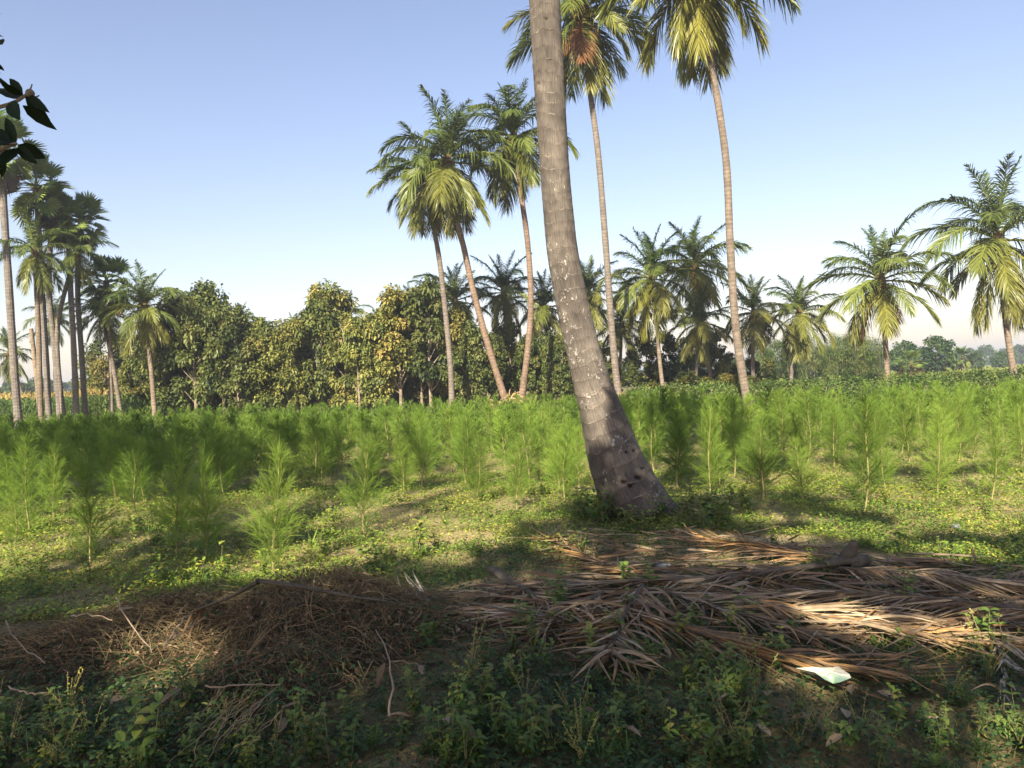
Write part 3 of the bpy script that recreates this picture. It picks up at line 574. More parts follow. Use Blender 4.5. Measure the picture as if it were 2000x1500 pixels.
# corn on the left
def corn_mesh(seed):
    r = np.random.default_rng(seed); mb = MB(); t = np.linspace(0, 1, 6); tube(mb, np.stack([.03 * t, 0 * t, 1.85 * t], 1), .016 - .009 * t, 5, tint=.5)
    n = 13; z = np.linspace(.15, 1.6, n); a = np.arange(n) * math.pi + r.normal(0, .4, n)
    strips(mb, np.stack([0 * z, 0 * z, z], 1), np.stack([np.cos(a), np.sin(a), 1.1 + 0 * a], 1), np.stack([-np.sin(a), np.cos(a), 0 * a], 1), r.uniform(.6, .85, n), .085, [(0, .7), (.3, 1), (.65, .8), (1, .05)], r.uniform(.7, 1.1, n), tint=r.uniform(.3, .75, n))
    n = 9; a = r.uniform(0, 6.28, n)
    strips(mb, np.tile([.03, 0, 1.82], (n, 1)), np.stack([.4 * np.cos(a), .4 * np.sin(a), 1 + 0 * a], 1), np.stack([-np.sin(a), np.cos(a), 0 * a], 1), r.uniform(.22, .34, n), .03, [(0, .6), (.5, 1), (1, .4)], .2, tint=1.0)
    return mb.mesh('maize_plant', M['corn'])
CORN = [corn_mesh(800 + k) for k in range(4)]
for row in range(8):
    Y = 43 + row * .95
    for px in np.arange(-40, 335 - row * 4, 1500 / Y * .31):
        p = at(px + U(-4, 4), 800, Y + U(-.2, .2))
        tag(new('maize_plant', CORN[int(R.integers(4))], loc=(p[0], p[1], 0), rot=(0, 0, U(0, 6.28)), scale=U(.88, 1.08)), 'tasselled maize plant in the field behind the palmyra trunks', 'maize', 'maize plants on the left')
mb = MB(); n = 9000; yy = U(51, 95, n); xx = yy * U(-.78, -.36, n); a = U(0, 6.28, n)
strips(mb, np.stack([xx, yy, U(.9, 1.6, n)], 1), np.stack([np.cos(a), np.sin(a), .9 + 0 * a], 1), np.stack([-np.sin(a), np.cos(a), 0 * a], 1), .7, .09, OV3, .8, tint=U(.3, .75, n))
strips(mb, np.stack([xx, yy, U(1.75, 1.95, n)], 1), np.stack([.3 * np.cos(a), .3 * np.sin(a), 1 + 0 * a], 1), np.stack([-np.sin(a), np.cos(a), 0 * a], 1), .3, .05, [(0, .6), (.5, 1), (1, .4)], .2, tint=1.0)
tag(new('maize_field', mb.mesh('maize_field', M['corn'])), 'rows of tasselled maize farther back on the left', 'maize', kind='stuff')

# straw heaps at palm feet
def heap_mesh(seed):
    r = np.random.default_rng(seed); mb = MB(); n = 700; a = r.uniform(0, 6.28, n); q = np.sqrt(r.random(n)); z = (1 - q ** 1.6) * .8 * r.uniform(.3, 1, n)
    d = np.stack([r.normal(0, 1, n), r.normal(0, 1, n), r.normal(0, .35, n)], 1)
    strips(mb, np.stack([q * np.cos(a), q * np.sin(a), z], 1), d, np.cross(d, r.normal(0, 1, (n, 3))), r.uniform(.2, .5, n), .035, [(0, 1), (.5, 1), (1, .3)], .15, tint=r.uniform(0, 1, n))
    return mb.mesh('straw_heap', M['straw_heap'])
for i, (px, Y, s, lab) in enumerate([(1000, 36.4, .95, 'heap of pale dry straw between the feet of the middle palms'), (955, 37.2, .7, 'small pale straw heap left of the orange trunk'), (890, 37.2, .6, 'small straw heap at the foot of the leftmost middle palm'), (1222, 35.4, .75, 'straw heap at the foot of the tall palm behind the leaning trunk'), (1035, 36.8, .7, 'straw heap at the foot of the curved reddish palm')]):
    x = at(px, 800, Y)[0]; tag(new('straw_heap', heap_mesh(70 + i), loc=(x, Y, .05), scale=(s, s, s * 1.45)), lab, 'straw heap')

# utility pole far right of the tallest palm
mb = MB(); tube(mb, [(0, 0, -.1), (0, 0, 3), (0, 0, 6.2)], [.13, .11, .09], 8, tint=.9); tube(mb, [(-.6, 0, 5.8), (.6, 0, 5.8)], .05, 4, tint=.9)
p = at(1590, 740, 62); tag(new('utility_pole', mb.mesh('utility_pole', stick_mat('weathered_concrete', (.25, .26, .28), (.42, .43, .45))), loc=(p[0], 62, 0)), 'thin grey pole among the bushes left of the lone palm', 'pole')

# ------------------------------------------------------------------ casuarina saplings
def sapling_meshes(seed, nb, nn, wd, H=1.0):
    r = np.random.default_rng(seed); t = np.linspace(0, 1, 9); lean = r.normal(0, .05, 2)
    P = np.stack([lean[0] * t + .02 * np.sin(t * 7 + seed), lean[1] * t + .02 * np.cos(t * 6 + seed), t * H], 1); sm = MB(); tube(sm, P, .013 * (1 - .8 * t), 5, tint=.95)
    z = np.sort(r.uniform(.10, .97, nb)) * H; a = np.arange(nb) * 2.4 + r.normal(0, .3, nb); zr = z / H
    bl = H * (.34 * (1 - zr) ** .85 * np.clip(zr * 4, .4, 1) + .035) * r.uniform(.65, 1.25, nb); el = np.radians(24 + 26 * zr) + r.normal(0, .14, nb)
    bb = np.stack([np.interp(z, P[:, 2], P[:, 0]), np.interp(z, P[:, 2], P[:, 1]), z], 1)
    bd = np.stack([np.cos(a) * np.cos(el), np.sin(a) * np.cos(el), np.sin(el)], 1)
    strips(sm, bb, bd, np.cross(bd, (0, 0, 1.0)) + 1e-3, bl, .0055, [(0, 1), (.5, .7), (1, .3)], -.12, tint=.85)
    i = np.concatenate([r.choice(nb, nn - nn // 8, p=bl / bl.sum()), np.full(nn // 8, -1)]); m = i >= 0; q = r.random(nn) ** .75
    base = np.where(m[:, None], bb[i] + bd[i] * (bl[i] * q)[:, None] + np.outer(.12 * bl[i] * q * q, (0, 0, 1)), np.stack([np.interp(q * H, P[:, 2], P[:, k]) for k in range(3)], 1))
    d = norm(np.where(m[:, None], bd[i], np.array([0, 0, 1.0])) * .9 + r.normal(0, .36, (nn, 3)) + (0, 0, .28))
    fm = MB(); strips(fm, base, d, np.cross(d, norm(r.normal(0, 1, (nn, 3)))), r.uniform(.06, .19, nn) * H, wd, [(0, 1), (.55, .8), (1, .25)], r.uniform(.0, .4, nn), tint=np.clip(.3 + .35 * q + r.normal(0, .12, nn), 0, 1))
    return sm, fm
SAPN = []
for k in range(8):
    s_, f_ = sapling_meshes(900 + k, 64 + 6 * (k % 3), 2800, .0024); SAPN.append((s_.mesh('stem', M['greenstem']), f_.mesh('foliage', M['needle'])))
SAPM = []
for k in range(6):
    s_, f_ = sapling_meshes(940 + k, 42, 1250, .0054); SAPM.append((s_.mesh('stem', M['greenstem']), f_.mesh('foliage', M['needle'])))
spots = []          # (x, y, height, label)
named = [((533, 1128), 1.0, 'nearest full casuarina sapling, alone in front of the field'), ((345, 1085), .98, 'pale double topped casuarina sapling left of the nearest one'), ((180, 1100), .92, 'wide casuarina sapling on the left sunny soil'), ((55, 1045), 1.02, 'tall casuarina sapling at the left edge of the photo'), ((400, 1090), .95, 'thin casuarina sapling close behind the double topped one'), ((708, 1050), .92, 'slim casuarina sapling with dark base right of the nearest one'), ((930, 985), .80, 'small bushy casuarina sapling in the sunny gap, left of the leaning trunk'), ((1010, 995), .78, 'thin casuarina sapling halfway between the sunny gap and the leaning trunk'), ((790, 975), .75, 'low spreading casuarina sapling behind the slim one'), ((1100, 985), .95, 'casuarina sapling just left of the leaning trunk foot'), ((1488, 985), .92, 'dark stemmed casuarina sapling right of the leaning trunk'), ((1690, 1000), 1.1, 'tall casuarina sapling with bare dark stem on the right'), ((1940, 975), .85, 'dark casuarina sapling near the right edge'), ((1835, 965), .9, 'pale casuarina sapling left of the one at the right edge'), ((1325, 950), 1.0, 'casuarina sapling close behind the leaning trunk on its right'), ((1385, 965), 1.05, 'tall dark casuarina sapling two to the right of the leaning trunk'), ((1570, 985), .7, 'short casuarina sapling between the two dark stemmed ones'), ((265, 1000), .95, 'casuarina sapling behind the wide left one'), ((30, 1075), .6, 'low casuarina sapling at the far left front'), ((1730, 960), .85, 'dense dark casuarina sapling just right of the bare stemmed one')]
for (px, py), h, lab in named: g = gp(px, py); spots.append((g[0], g[1], h * 1.1, lab))
rr = np.random.default_rng(77); ca_, sa_ = math.cos(.12), math.sin(.12); extra = []
for i in range(-46, 46):
    for j in range(0, 48):
        x0, y0 = i * .80 + rr.normal(0, .15), 8.0 + j * .72 + rr.normal(0, .15); x, y = x0 * ca_ - y0 * sa_ + 1.5, x0 * sa_ * .5 + y0
        if abs(x) > .70 * y + 1.2 or rr.random() < .08: continue
        px, py = topx(x, y); end = np.interp(px, [0, 900, 1250, 1500, 1750, 2000], [36, 34, 31, 27, 25.2, 25]);
        st = np.interp(px, [0, 300, 600, 900, 1100, 1300, 2000], [9.6, 11, 11.6, 11.2, 10.0, 10.4, 10.6])
        if y > end or y < st: continue
        if math.hypot(x - 1.4, y - 8.6) < 1.1 or any(math.hypot(x - s[0], y - s[1]) < .55 for s in spots[:20]): continue
        if (abs(px - 1466) < 26 and y > 18.5) or (abs(px - 38) < 22 and y > 24): continue
        extra.append((x, y, rr.uniform(.72, 1.22) * (1 if y < 20 else .88)))
extra.sort(key=lambda s: s[1]); spots += [(x, y, h, 'feathery green casuarina sapling standing in the dense planted field') for x, y, h in extra]
print('saplings', len(spots))
far_mb_s, far_mb_f = MB(), MB()
for k, (x, y, h, lab) in enumerate(spots[:300]):
    near = y < 13.5; v = (SAPN if near else SAPM)[int(rr.integers(8 if near else 6))]; z = float(height(x, y)) - .02
    root = new('casuarina_sapling', None, loc=(x, y, z), rot=(rr.normal(0, .04), rr.normal(0, .04), rr.uniform(0, 6.28)), scale=(h * rr.uniform(.72, 1.05), h * rr.uniform(.72, 1.05), h))
    tag(root, lab, 'sapling', 'casuarina saplings'); new('stem', v[0], root); new('foliage', v[1], root, color=np.array((1, 1, 1)) * rr.uniform(.85, 1.2))
if len(spots) > 300:
    lo = [sapling_meshes(980 + k, 26, 560, .013) for k in range(5)]
    for x, y, h, _ in spots[300:]:
        s_, f_ = lo[int(rr.integers(5))]; a = rr.uniform(0, 6.28); Rm = np.array([[math.cos(a), -math.sin(a), 0], [math.sin(a), math.cos(a), 0], [0, 0, 1]]) * h; tj = rr.normal(0, .12)
        for src, dst in ((s_, far_mb_s), (f_, far_mb_f)):
            off = 0
            for vv, qq, aa in zip(src.v, src.q, src.a):
                dst.add(vv @ Rm.T + (x, y, float(height(x, y))), qq - off, tint=np.clip(aa + tj, 0, 1)); off += len(vv)
    root = new('far_casuarina_saplings', None); tag(root, 'far part of the casuarina sapling field in front of the grove', 'saplings', kind='stuff')
    for nm, m_, mat in (('stem', far_mb_s, M['greenstem']), ('foliage', far_mb_f, M['needle'])):
        o = new(nm, m_.mesh(nm, mat), root); o['kind'] = 'stuff'

# ------------------------------------------------------------------ shade trees behind the camera (their shadows lie across the foreground)
SH = np.array([-S[0], -S[1]]) / S[2]                      # ground shift of a shadow per metre of height
def canopy(seed, n, region, keep, h0, h1, ll, lw, clump=.55, per=26):
    """leaf rosettes of an unseen crown shaped for its shade; a rosette stays where its shadow belongs"""
    r = np.random.default_rng(seed); m = n // per; (x0, x1), (y0, y1) = region
    g = np.stack([r.uniform(x0, x1, m), r.uniform(y0, y1, m)], 1); hh = r.uniform(h0, h1, m)
    c = np.stack([g[:, 0] - SH[0] * hh, g[:, 1] - SH[1] * hh, hh], 1)
    idx = np.repeat(np.arange(m), per); o = norm(r.normal(0, 1, (len(idx), 3))) * (r.random((len(idx), 1)) ** .4) * clump * .5
    b = c[idx] + o; d = norm(o + r.normal(0, .25, o.shape) * clump + (0, 0, -.12))
    mid = b + d * ll * .5; sh = mid[:, :2] + SH * mid[:, 2:3]; k = keep(sh[:, 0], sh[:, 1], r)  # crown shaped by the shade mask: only leaves with a wanted shadow remain
    mb = MB(); b, d = b[k], d[k]; N = len(b)
    strips(mb, b, d, np.cross(d, (0, 0, 1.0)) + r.normal(0, .5, (N, 3)), ll * r.uniform(.7, 1.2, N), lw, OV3, .2, tint=r.random(N)); return mb, c
BX, BY = [-400, 0, 400, 700, 850, 1000, 1150, 1350, 1600, 1750, 2000, 2500], [1225, 1195, 1165, 1125, 1085, 1040, 1000, 975, 985, 1012, 1040, 1060]
holes = [(1640, 1192, .22), (1590, 1300, .16), (1700, 1205, .2), (1205, 1112, .17), (1100, 1062, .22), (1060, 1050, .2), (1450, 1078, .26), (1520, 1085, .22), (1400, 1072, .2), (1880, 1222, .24), (1780, 1215, .18), (235, 1225, .26), (290, 1240, .2), (200, 1280, .2), (150, 1300, .16), (1985, 1400, .25), (1940, 1440, .2), (1170, 1212, .07), (1330, 1085, .16), (1560, 1030, .26), (1690, 1018, .4), (1870, 1055, .35), (1480, 1000, .25), (1600, 998, .2), (1390, 1040, .2), (860, 1075, .2), (1420, 1330, .12), (1260, 1060, .12), (450, 1150, .15), (1960, 1150, .14), (1760, 1110, .16)]
HG = np.array([[*(gp(x, y, zz)[:2] + SH * zz), q] for x, y, q in holes for zz in [.30 if x < 500 else .14]])
def keepA(x, y, r):
    yy = np.maximum(y, .3); u = x / yy * F; v = -CAMZ / yy * F + 5; px, py = 1000 + u * ca - v * sa, 750 - (u * sa + v * ca)
    k = py > np.interp(px, BX, BY) + (vnoise(x * 1.6, y * 1.6, 31) - .5) * 60
    tr = np.clip(((x - 1.55) * SH[0] + (y - 8.6) * SH[1]) / (SH @ SH), 0, 3.4); dd = np.hypot(x - 1.55 - tr * SH[0], y - 8.6 - tr * SH[1])
    k |= (dd < .46 - .05 * tr) & (vnoise(x * 3.1, y * 3.1, 32) < .66) & (tr < 3.2)
    for hx, hy, q in HG: k &= ((x - hx) / 1.25) ** 2 + ((y - hy) / 1.25) ** 2 > q * q * (.5 + vnoise(x * 6, y * 6, 33))
    return k
def keepB(x, y, r):
    nz = vnoise(x * .55, y * .45, 35) * .6 + vnoise(x * 1.7, y * 1.3, 36) * .4
    px, _ = topx(x, np.maximum(y, 1)); b = (y > 11.3 + 1.6 * nz) & (y < np.interp(px, [0, 500, 850, 900], [31, 27, 17, 12])) & (px < 880) & (px > -300) & (nz < .68)
    c = (y > 12) & (y < 25) & (px > 1270) & (px < 1560) & (nz < .42)
    e = (y > 11) & (y < 16) & (px > 1650) & (px < 2000) & (nz < .36)
    k = b | c | e
    for z in np.arange(3.1, 7.5, .25): k &= np.hypot(x - np.interp(z, [1.6, 2.4, 3.6, 6, 9], [.93, .75, .52, .35, .2]) - z * SH[0], y - 8.6 - z * SH[1]) > .42
    return k
mbA, cA = canopy(1, 62000, ((-6.5, 7.5), (1.0, 14.5)), keepA, 5.0, 9.0, .26, .075, .8)
mango = new('mango_tree', None, loc=(-2.0, -6.5, 0)); tag(mango, 'dark leafed mango tree whose twig hangs into the top left corner', 'tree')
o = new('crown', mbA.mesh('crown', M['mango']), mango); o.location = (2.0, 6.5, 0)
def bough(root, loc, C_, H, r0, seed, k):
    r = np.random.default_rng(seed); mb = MB(); z = np.linspace(-.2, H, 8); tube(mb, np.stack([.15 * np.sin(z * .7), .1 * np.cos(z), z], 1), r0 * (1 - .07 * z), 10)
    near = C_[np.hypot(C_[:, 0] - loc[0], C_[:, 1] - loc[1]) < 4.2]
    for c in near[r.choice(len(near), min(k, len(near)), replace=False)]:
        e = c - np.array(loc); b = np.array([.15 * math.sin(H * .6), 0, H * r.uniform(.55, .98)]); tube(mb, spline([b, (b + e) / 2 + (0, 0, .5), e], 9), np.linspace(r0 * .22, .012, 9), 5)
    new('trunk', mb.mesh('trunk', M['wood']), root)
bough(mango, (-2.0, -6.5, 0), cA, 4.2, .38, 2, 34)
mbB, cB = canopy(3, 105000, ((-16, 9), (11, 31.5)), keepB, 12.0, 16.0, .30, .11, 1.3)
tam = new('tall_shade_tree', None, loc=(-8.0, -8.5, 0)); tag(tam, 'tall tree behind the camera, seen only by its shade on the saplings', 'tree')
o = new('crown', mbB.mesh('crown', M['mango']), tam); o.location = (8.0, 8.5, 0)
bough(tam, (-8.0, -8.5, 0), cB, 11.0, .5, 5, 26)

# the mango twig in the top left corner, each leaf a part
def twig():
    D = 1.75; r = np.random.default_rng(6); mb = MB()
    L_ = lambda x, y, dz=0: at(x, y, D + dz)
    for path, q in (([(-260, 250), (-120, 232), (-10, 212), (30, 200), (52, 186)], .0042), ([(-260, 250), (-140, 300), (-40, 306), (20, 285), (34, 281)], .0045), ([(52, 186), (60, 176), (64, 165)], .0018), ([(52, 186), (70, 190), (78, 187)], .0016)):
        tube(mb, spline([L_(*p) for p in path], 12), np.linspace(q * 1.4, q * .8, 12), 6, tint=.2)
    mb.add(IV * .010 + L_(60, 183), t=IT, tint=.2)
    o = new('twig', mb.mesh('twig', M['wood']), mango); o.matrix_parent_inverse = Matrix.Translation((2.0, 6.5, 0))
    LEAF = [(50, 186, 105, 250, 20, .1), (55, 188, 98, 218, 17, -.1), (55, 190, 92, 226, 12, .15), (46, 186, 20, 152, 17, .1), (46, 188, 0, 158, 18, -.1), (44, 192, -8, 172, 16, .2), (20, 200, 40, 232, 26, -.15), (46, 207, 112, 252, 20, .0), (36, 284, 90, 308, 25, .1), (36, 288, 74, 318, 20, -.1), (33, 280, 12, 228, 22, .1), (34, 290, 4, 324, 30, -.1), (28, 280, -12, 262, 26, .2), (30, 284, -14, 284, 24, -.2), (22, 276, -20, 248, 20, .1), (8, 300, 4, 345, 20, .1), (-22, 112, 10, 138, 14, .1), (-24, 90, 6, 86, 40, .2), (-30, 140, 22, 168, 9, 0), (-25, 62, 8, 72, 5, 0), (-18, 28, 8, 28, 3, 0), (-60, 300, 6, 330, 26, 0), (-50, 200, 2, 140, 20, .1)]
    for x0, y0, x1, y1, wd, dz in LEAF:
        b, e = L_(x0, y0), L_(x1, y1, dz * .4); l = np.linalg.norm(e - b); lm = MB()
        strips(lm, np.zeros((1, 3)), (e - b)[None], np.cross(e - b, (0, 1.0, 0))[None] + r.normal(0, .012, (1, 3)), l, wd / F * D * 1.1, OV, 0.03, tint=r.random(), fold=.12)
        o = new('leaf', lm.mesh('leaf', M['mango']), mango); o.location = b - np.array((-2.0, -6.5, 0))
twig()

# ------------------------------------------------------------------ dry coconut fronds in front
def leaflet_mesh(seed):
    r = np.random.default_rng(seed); n = 9; t = np.linspace(0, 1, n); by, bz, kink = r.normal(0, .03), r.normal(0, .03), r.random() < .22
    y = by * t * t; z = bz * np.sin(t * 3.14) * .8 + (r.normal(0, .22) * np.clip(t - r.uniform(.4, .7), 0, 1) if kink else 0); wd = .5 * np.interp(t, [0, .12, .5, .8, 1], [.55, 1, .85, .5, .06]); tw = r.normal(0, 1.0) * t
    P = np.stack([t, y, z], 1); sd = np.stack([0 * t, np.cos(tw), np.sin(tw)], 1); up = np.stack([0 * t, -np.sin(tw), np.cos(tw)], 1); fo = r.uniform(.15, .7)
    w_ = (.0185 * wd)[:, None]; V = np.stack([P - sd * w_ + up * w_ * fo, P, P + sd * w_ + up * w_ * fo], 1).reshape(-1, 3)
    q = [[k * 3 + c, k * 3 + c + 1, k * 3 + c + 4, k * 3 + c + 3] for k in range(n - 1) for c in range(2)]; mb = MB(); mb.add(V, q); return mb.mesh('leaflet', M['straw'])
LFT = [leaflet_mesh(1000 + k) for k in range(22)]
def leaflet(parent, b, e, r, col, wmul=1.0, name='leaflet'):
    d = e - b; l = np.linalg.norm(d); d = d / l; s = np.cross(d, (0, 0, 1.0)); s = s / max(np.linalg.norm(s), 1e-6); n_ = np.cross(s, d); a = r.normal(0, .7)
    y = s * math.cos(a) + n_ * math.sin(a); z = np.cross(d, y); k = wmul * r.uniform(.5, 1.15)
    m = Matrix(((d[0] * l, y[0] * k, z[0] * k, b[0]), (d[1] * l, y[1] * k, z[1] * k, b[1]), (d[2] * l, y[2] * k, z[2] * k, b[2]), (0, 0, 0, 1)))
    o = new(name, LFT[int(r.integers(len(LFT)))], parent, color=col)
    if parent is None: o.matrix_world = m
    else: o.matrix_local = Matrix.Translation(-parent.location) @ m
    return o
TAN, GREY, ORG, DBR = np.array((.34, .24, .135)), np.array((.37, .295, .20)), np.array((.41, .245, .10)), np.array((.18, .115, .062))
def dry_frond(path, n, ll, label, seed, pal, a0=18, a1=42, rad=.016, zt=(.01, .13), t0=.1, sides=(1, -1), skew=0, name='dry_frond', butt=None, wmul=1.0):
    r = np.random.default_rng(seed); P = spline([gp(x, y, z) for x, y, z in path], 24); root = new(name, None, loc=Vector(gp(*path[0][:2]))); tag(root, label, 'palm frond', 'dry palm fronds on the ground'); o = np.array(root.location)
    P[:, 2] += height(P[:, 0], P[:, 1]); mb = MB(); rd = np.linspace(rad, rad * .18, 24)
    if butt is not None: rd = np.interp(np.linspace(0, 1, 24), [0, .03, .10, .20, .4, .65, 1], np.array(butt))
    tube(mb, P - o, rd, 8, tint=np.clip(np.linspace(.3, .7, 24) + r.normal(0, .05, 24), 0, 1), flat=.6)
    if butt is BUTT:        # the sheath end: a raised horn and a ragged lip
        h0, h1 = gp(1650, 1094, .15) - o, gp(1668, 1056, .30) - o; tube(mb, spline([h0, (h0 + h1) / 2 + (.02, 0, .01), h1], 8), [.055, .058, .056, .050, .044, .040, .034, .024], 7, tint=np.clip(.35 + r.normal(0, .1, 8), 0, 1), flat=.7)
        l0, l1 = gp(1650, 1098, .13) - o, gp(1694, 1094, .12) - o; tube(mb, spline([l0, (l0 + l1) / 2, l1], 7), [.07, .075, .078, .074, .066, .055, .050], 9, tint=np.clip(.3 + r.normal(0, .12, 7), 0, 1), cap=False, flat=.75)
    new('rachis', mb.mesh('rachis', M['rachis'], True), root)
    T = norm(np.gradient(P, axis=0)); tt = np.linspace(0, 1, 24)
    n = int(n * 1.18)
    for i in range(n):
        for s in sides:
            t = min(t0 + (1 - t0) * (i + r.random()) / n, .995); b = np.array([np.interp(t, tt, P[:, k]) for k in range(3)]); d = np.array([np.interp(t, tt, T[:, k]) for k in range(3)])
            a = math.radians(r.uniform(a0, a1)) * s + math.radians(skew) + r.normal(0, .2); h = np.array([d[0] * math.cos(a) - d[1] * math.sin(a), d[0] * math.sin(a) + d[1] * math.cos(a), 0]); h /= np.linalg.norm(h)
            l = ll * r.uniform(.6, 1.12) * (1 - .45 * max(t - .6, 0)); e = b + h * l; e[2] = float(height(e[0], e[1])) + r.uniform(*zt); col = pal[int(r.integers(len(pal)))] * r.uniform(.6, 1.2)
            leaflet(root, b, e, r, col, wmul)
    return root
BUTT = (.070, .068, .055, .042, .030, .022, .008)
dry_frond([(1668, 1094, .14), (1640, 1099, .14), (1600, 1106, .13), (1530, 1114, .115), (1440, 1124, .10), (1300, 1136, .10), (1130, 1148, .09), (960, 1162, .07), (820, 1178, .04)], 46, .62, 'long dry frond with a thick dark upturned butt, lying across the pile', 1, [GREY, TAN, GREY, DBR], 14, 46, butt=BUTT, t0=.28)
dry_frond([(1440, 1150, .05), (1320, 1142, .07), (1220, 1118, .10), (1140, 1085, .10), (1070, 1055, .06)], 44, .62, 'orange brown dry frond fanning to the upper left behind the long rib', 2, [ORG, ORG, DBR, TAN], 6, 30, t0=.15)
dry_frond([(1720, 1105, .10), (1620, 1085, .12), (1500, 1072, .10), (1380, 1060, .05)], 46, .60, 'reddish dry frond along the far edge of the pile', 3, [ORG, TAN, ORG, DBR], 5, 26, t0=.05)
dry_frond([(1255, 1150, .16), (1225, 1190, .16), (1205, 1240, .12), (1190, 1290, .08)], 40, .50, 'crumpled dry frond hanging toward the camera in the middle of the pile', 4, [TAN, GREY, DBR, TAN], 12, 60, t0=.02, zt=(.02, .2), wmul=1.25)
dry_frond([(1235, 1200, .14), (1340, 1232, .12), (1460, 1268, .09), (1600, 1298, .06), (1700, 1312, .03)], 46, .62, 'dark brown dry frond sweeping to the lower right under the torn paper', 5, [DBR, ORG, DBR, TAN], 5, 22, t0=.02)
dry_frond([(1440, 1165, .14), (1560, 1185, .12), (1700, 1210, .10), (1850, 1240, .08), (1990, 1262, .04)], 46, .58, 'golden dry frond running right across the front of the pile', 6, [TAN, ORG, GREY, TAN], 8, 34, t0=.02)
dry_frond([(1640, 1110, .12), (1760, 1112, .15), (1900, 1128, .14), (2060, 1150, .10)], 50, .55, 'grey brown dry frond at the upper right end of the pile', 7, [GREY, DBR, TAN, GREY], 12, 48, t0=.02)
dry_frond([(2050, 1200, .12), (1900, 1178, .15), (1750, 1160, .14), (1580, 1150, .12), (1440, 1160, .08)], 50, .55, 'grey dry frond lying pointed left over the right half of the pile', 8, [GREY, TAN, GREY, DBR], 14, 50, t0=.02)
dry_frond([(1120, 1215, .10), (1030, 1205, .12), (930, 1196, .12), (830, 1192, .06)], 42, .52, 'silver grey dry frond at the left end of the pile', 9, [GREY, GREY, np.array((.44, .39, .32)), DBR], 4, 22, t0=.02, wmul=1.15)
dry_frond([(960, 1108, .10), (1000, 1140, .09), (1050, 1180, .08), (1110, 1225, .06)], 24, .45, 'dry frond with a flat pale cut butt sticking up at the back left', 10, [TAN, GREY], 8, 40, t0=.45, butt=(.045, .050, .046, .040, .028, .018, .006))
dry_frond([(640, 1168, .16), (720, 1182, .12), (810, 1200, .10), (900, 1215, .07), (1010, 1220, .04)], 20, .45, 'thin dark dry frond rib between the brush heap and the pile', 11, [GREY, DBR], 6, 30, rad=.018, t0=.5)
dry_frond([(1300, 1160, .10), (1400, 1190, .10), (1520, 1215, .09), (1640, 1235, .07)], 40, .55, 'pale tangled dry frond in the centre right of the pile', 12, [TAN, GREY, DBR], 10, 50, t0=.02)
dry_frond([(1180, 1165, .13), (1120, 1190, .12), (1060, 1230, .10), (1010, 1270, .05)], 26, .42, 'short broken dry frond pointing to the lower left of the pile', 13, [DBR, TAN, GREY], 10, 50, t0=.02, wmul=1.2)
dry_frond([(1880, 1215, .12), (1935, 1235, .10), (1958, 1290, .06), (1966, 1345, .03)], 7, .35, 'narrow silvery frond tip hanging at the right edge of the pile', 14, [np.array((.48, .43, .36)), GREY], 3, 12, t0=.3, rad=.008, wmul=1.2)
dry_frond([(860, 1198, .06), (842, 1185, .10), (826, 1168, .16)], 9, .30, 'upright fan of pale grey leaflets at the left tip of the pile', 15, [np.array((.50, .46, .40))], 10, 55, t0=.1, zt=(.12, .34), rad=.008, wmul=1.2)
dry_frond([(500, 1135, .50), (590, 1146, .46), (690, 1166, .36), (790, 1190, .20), (880, 1212, .08)], 5, .25, 'bare brown frond rib lying over the top of the brush heap', 16, [DBR, TAN], 6, 30, rad=.024, t0=.7)
dry_frond([(505, 1137, .50), (440, 1165, .40), (370, 1192, .30)], 3, .18, 'broken reddish frond rib end folded down the left of the brush heap', 17, [DBR], 6, 30, rad=.024, t0=.7)
# loose leaflets, filling the pile
def loose():
    r = np.random.default_rng(55); mb = MB(); n = 1100
    poly = [(1050, 1055), (1400, 1062), (1680, 1085), (2050, 1110), (2050, 1250), (1750, 1255), (1560, 1225), (1420, 1215), (1300, 1250), (1150, 1280), (1060, 1220), (850, 1200), (900, 1165), (1150, 1140)]
    pp = []
    while len(pp) < n:
        x, y = r.uniform(820, 2050), r.uniform(1050, 1320); c = False
        for i in range(len(poly)):
            (xa, ya), (xb, yb) = poly[i], poly[i - 1]
            if (ya > y) != (yb > y) and x < (xb - xa) * (y - ya) / (yb - ya) + xa: c = not c
        if c: pp.append(gp(x, y))
    B = np.array(pp); a = r.normal(0, .5, n) + math.pi * r.integers(0, 2, n); B[:, 2] = height(B[:, 0], B[:, 1]) + r.uniform(.0, .11, n)
    d = np.stack([np.cos(a), np.sin(a), r.normal(0, .10, n)], 1)
    strips(mb, B, d, np.cross(d, (0, 0, 1.0)) + r.normal(0, .5, (n, 3)), r.uniform(.2, .6, n), r.uniform(.015, .034, n), [(0, .6), (.2, 1), (.6, .8), (1, .1)], r.uniform(0, .12, n), tint=r.random(n), fold=.2)
    tag(new('loose_leaflets', mb.mesh('loose_leaflets', M['dryleaf'])), 'loose broken palm leaflets strewn through the pile', 'leaf litter', kind='stuff')
loose()

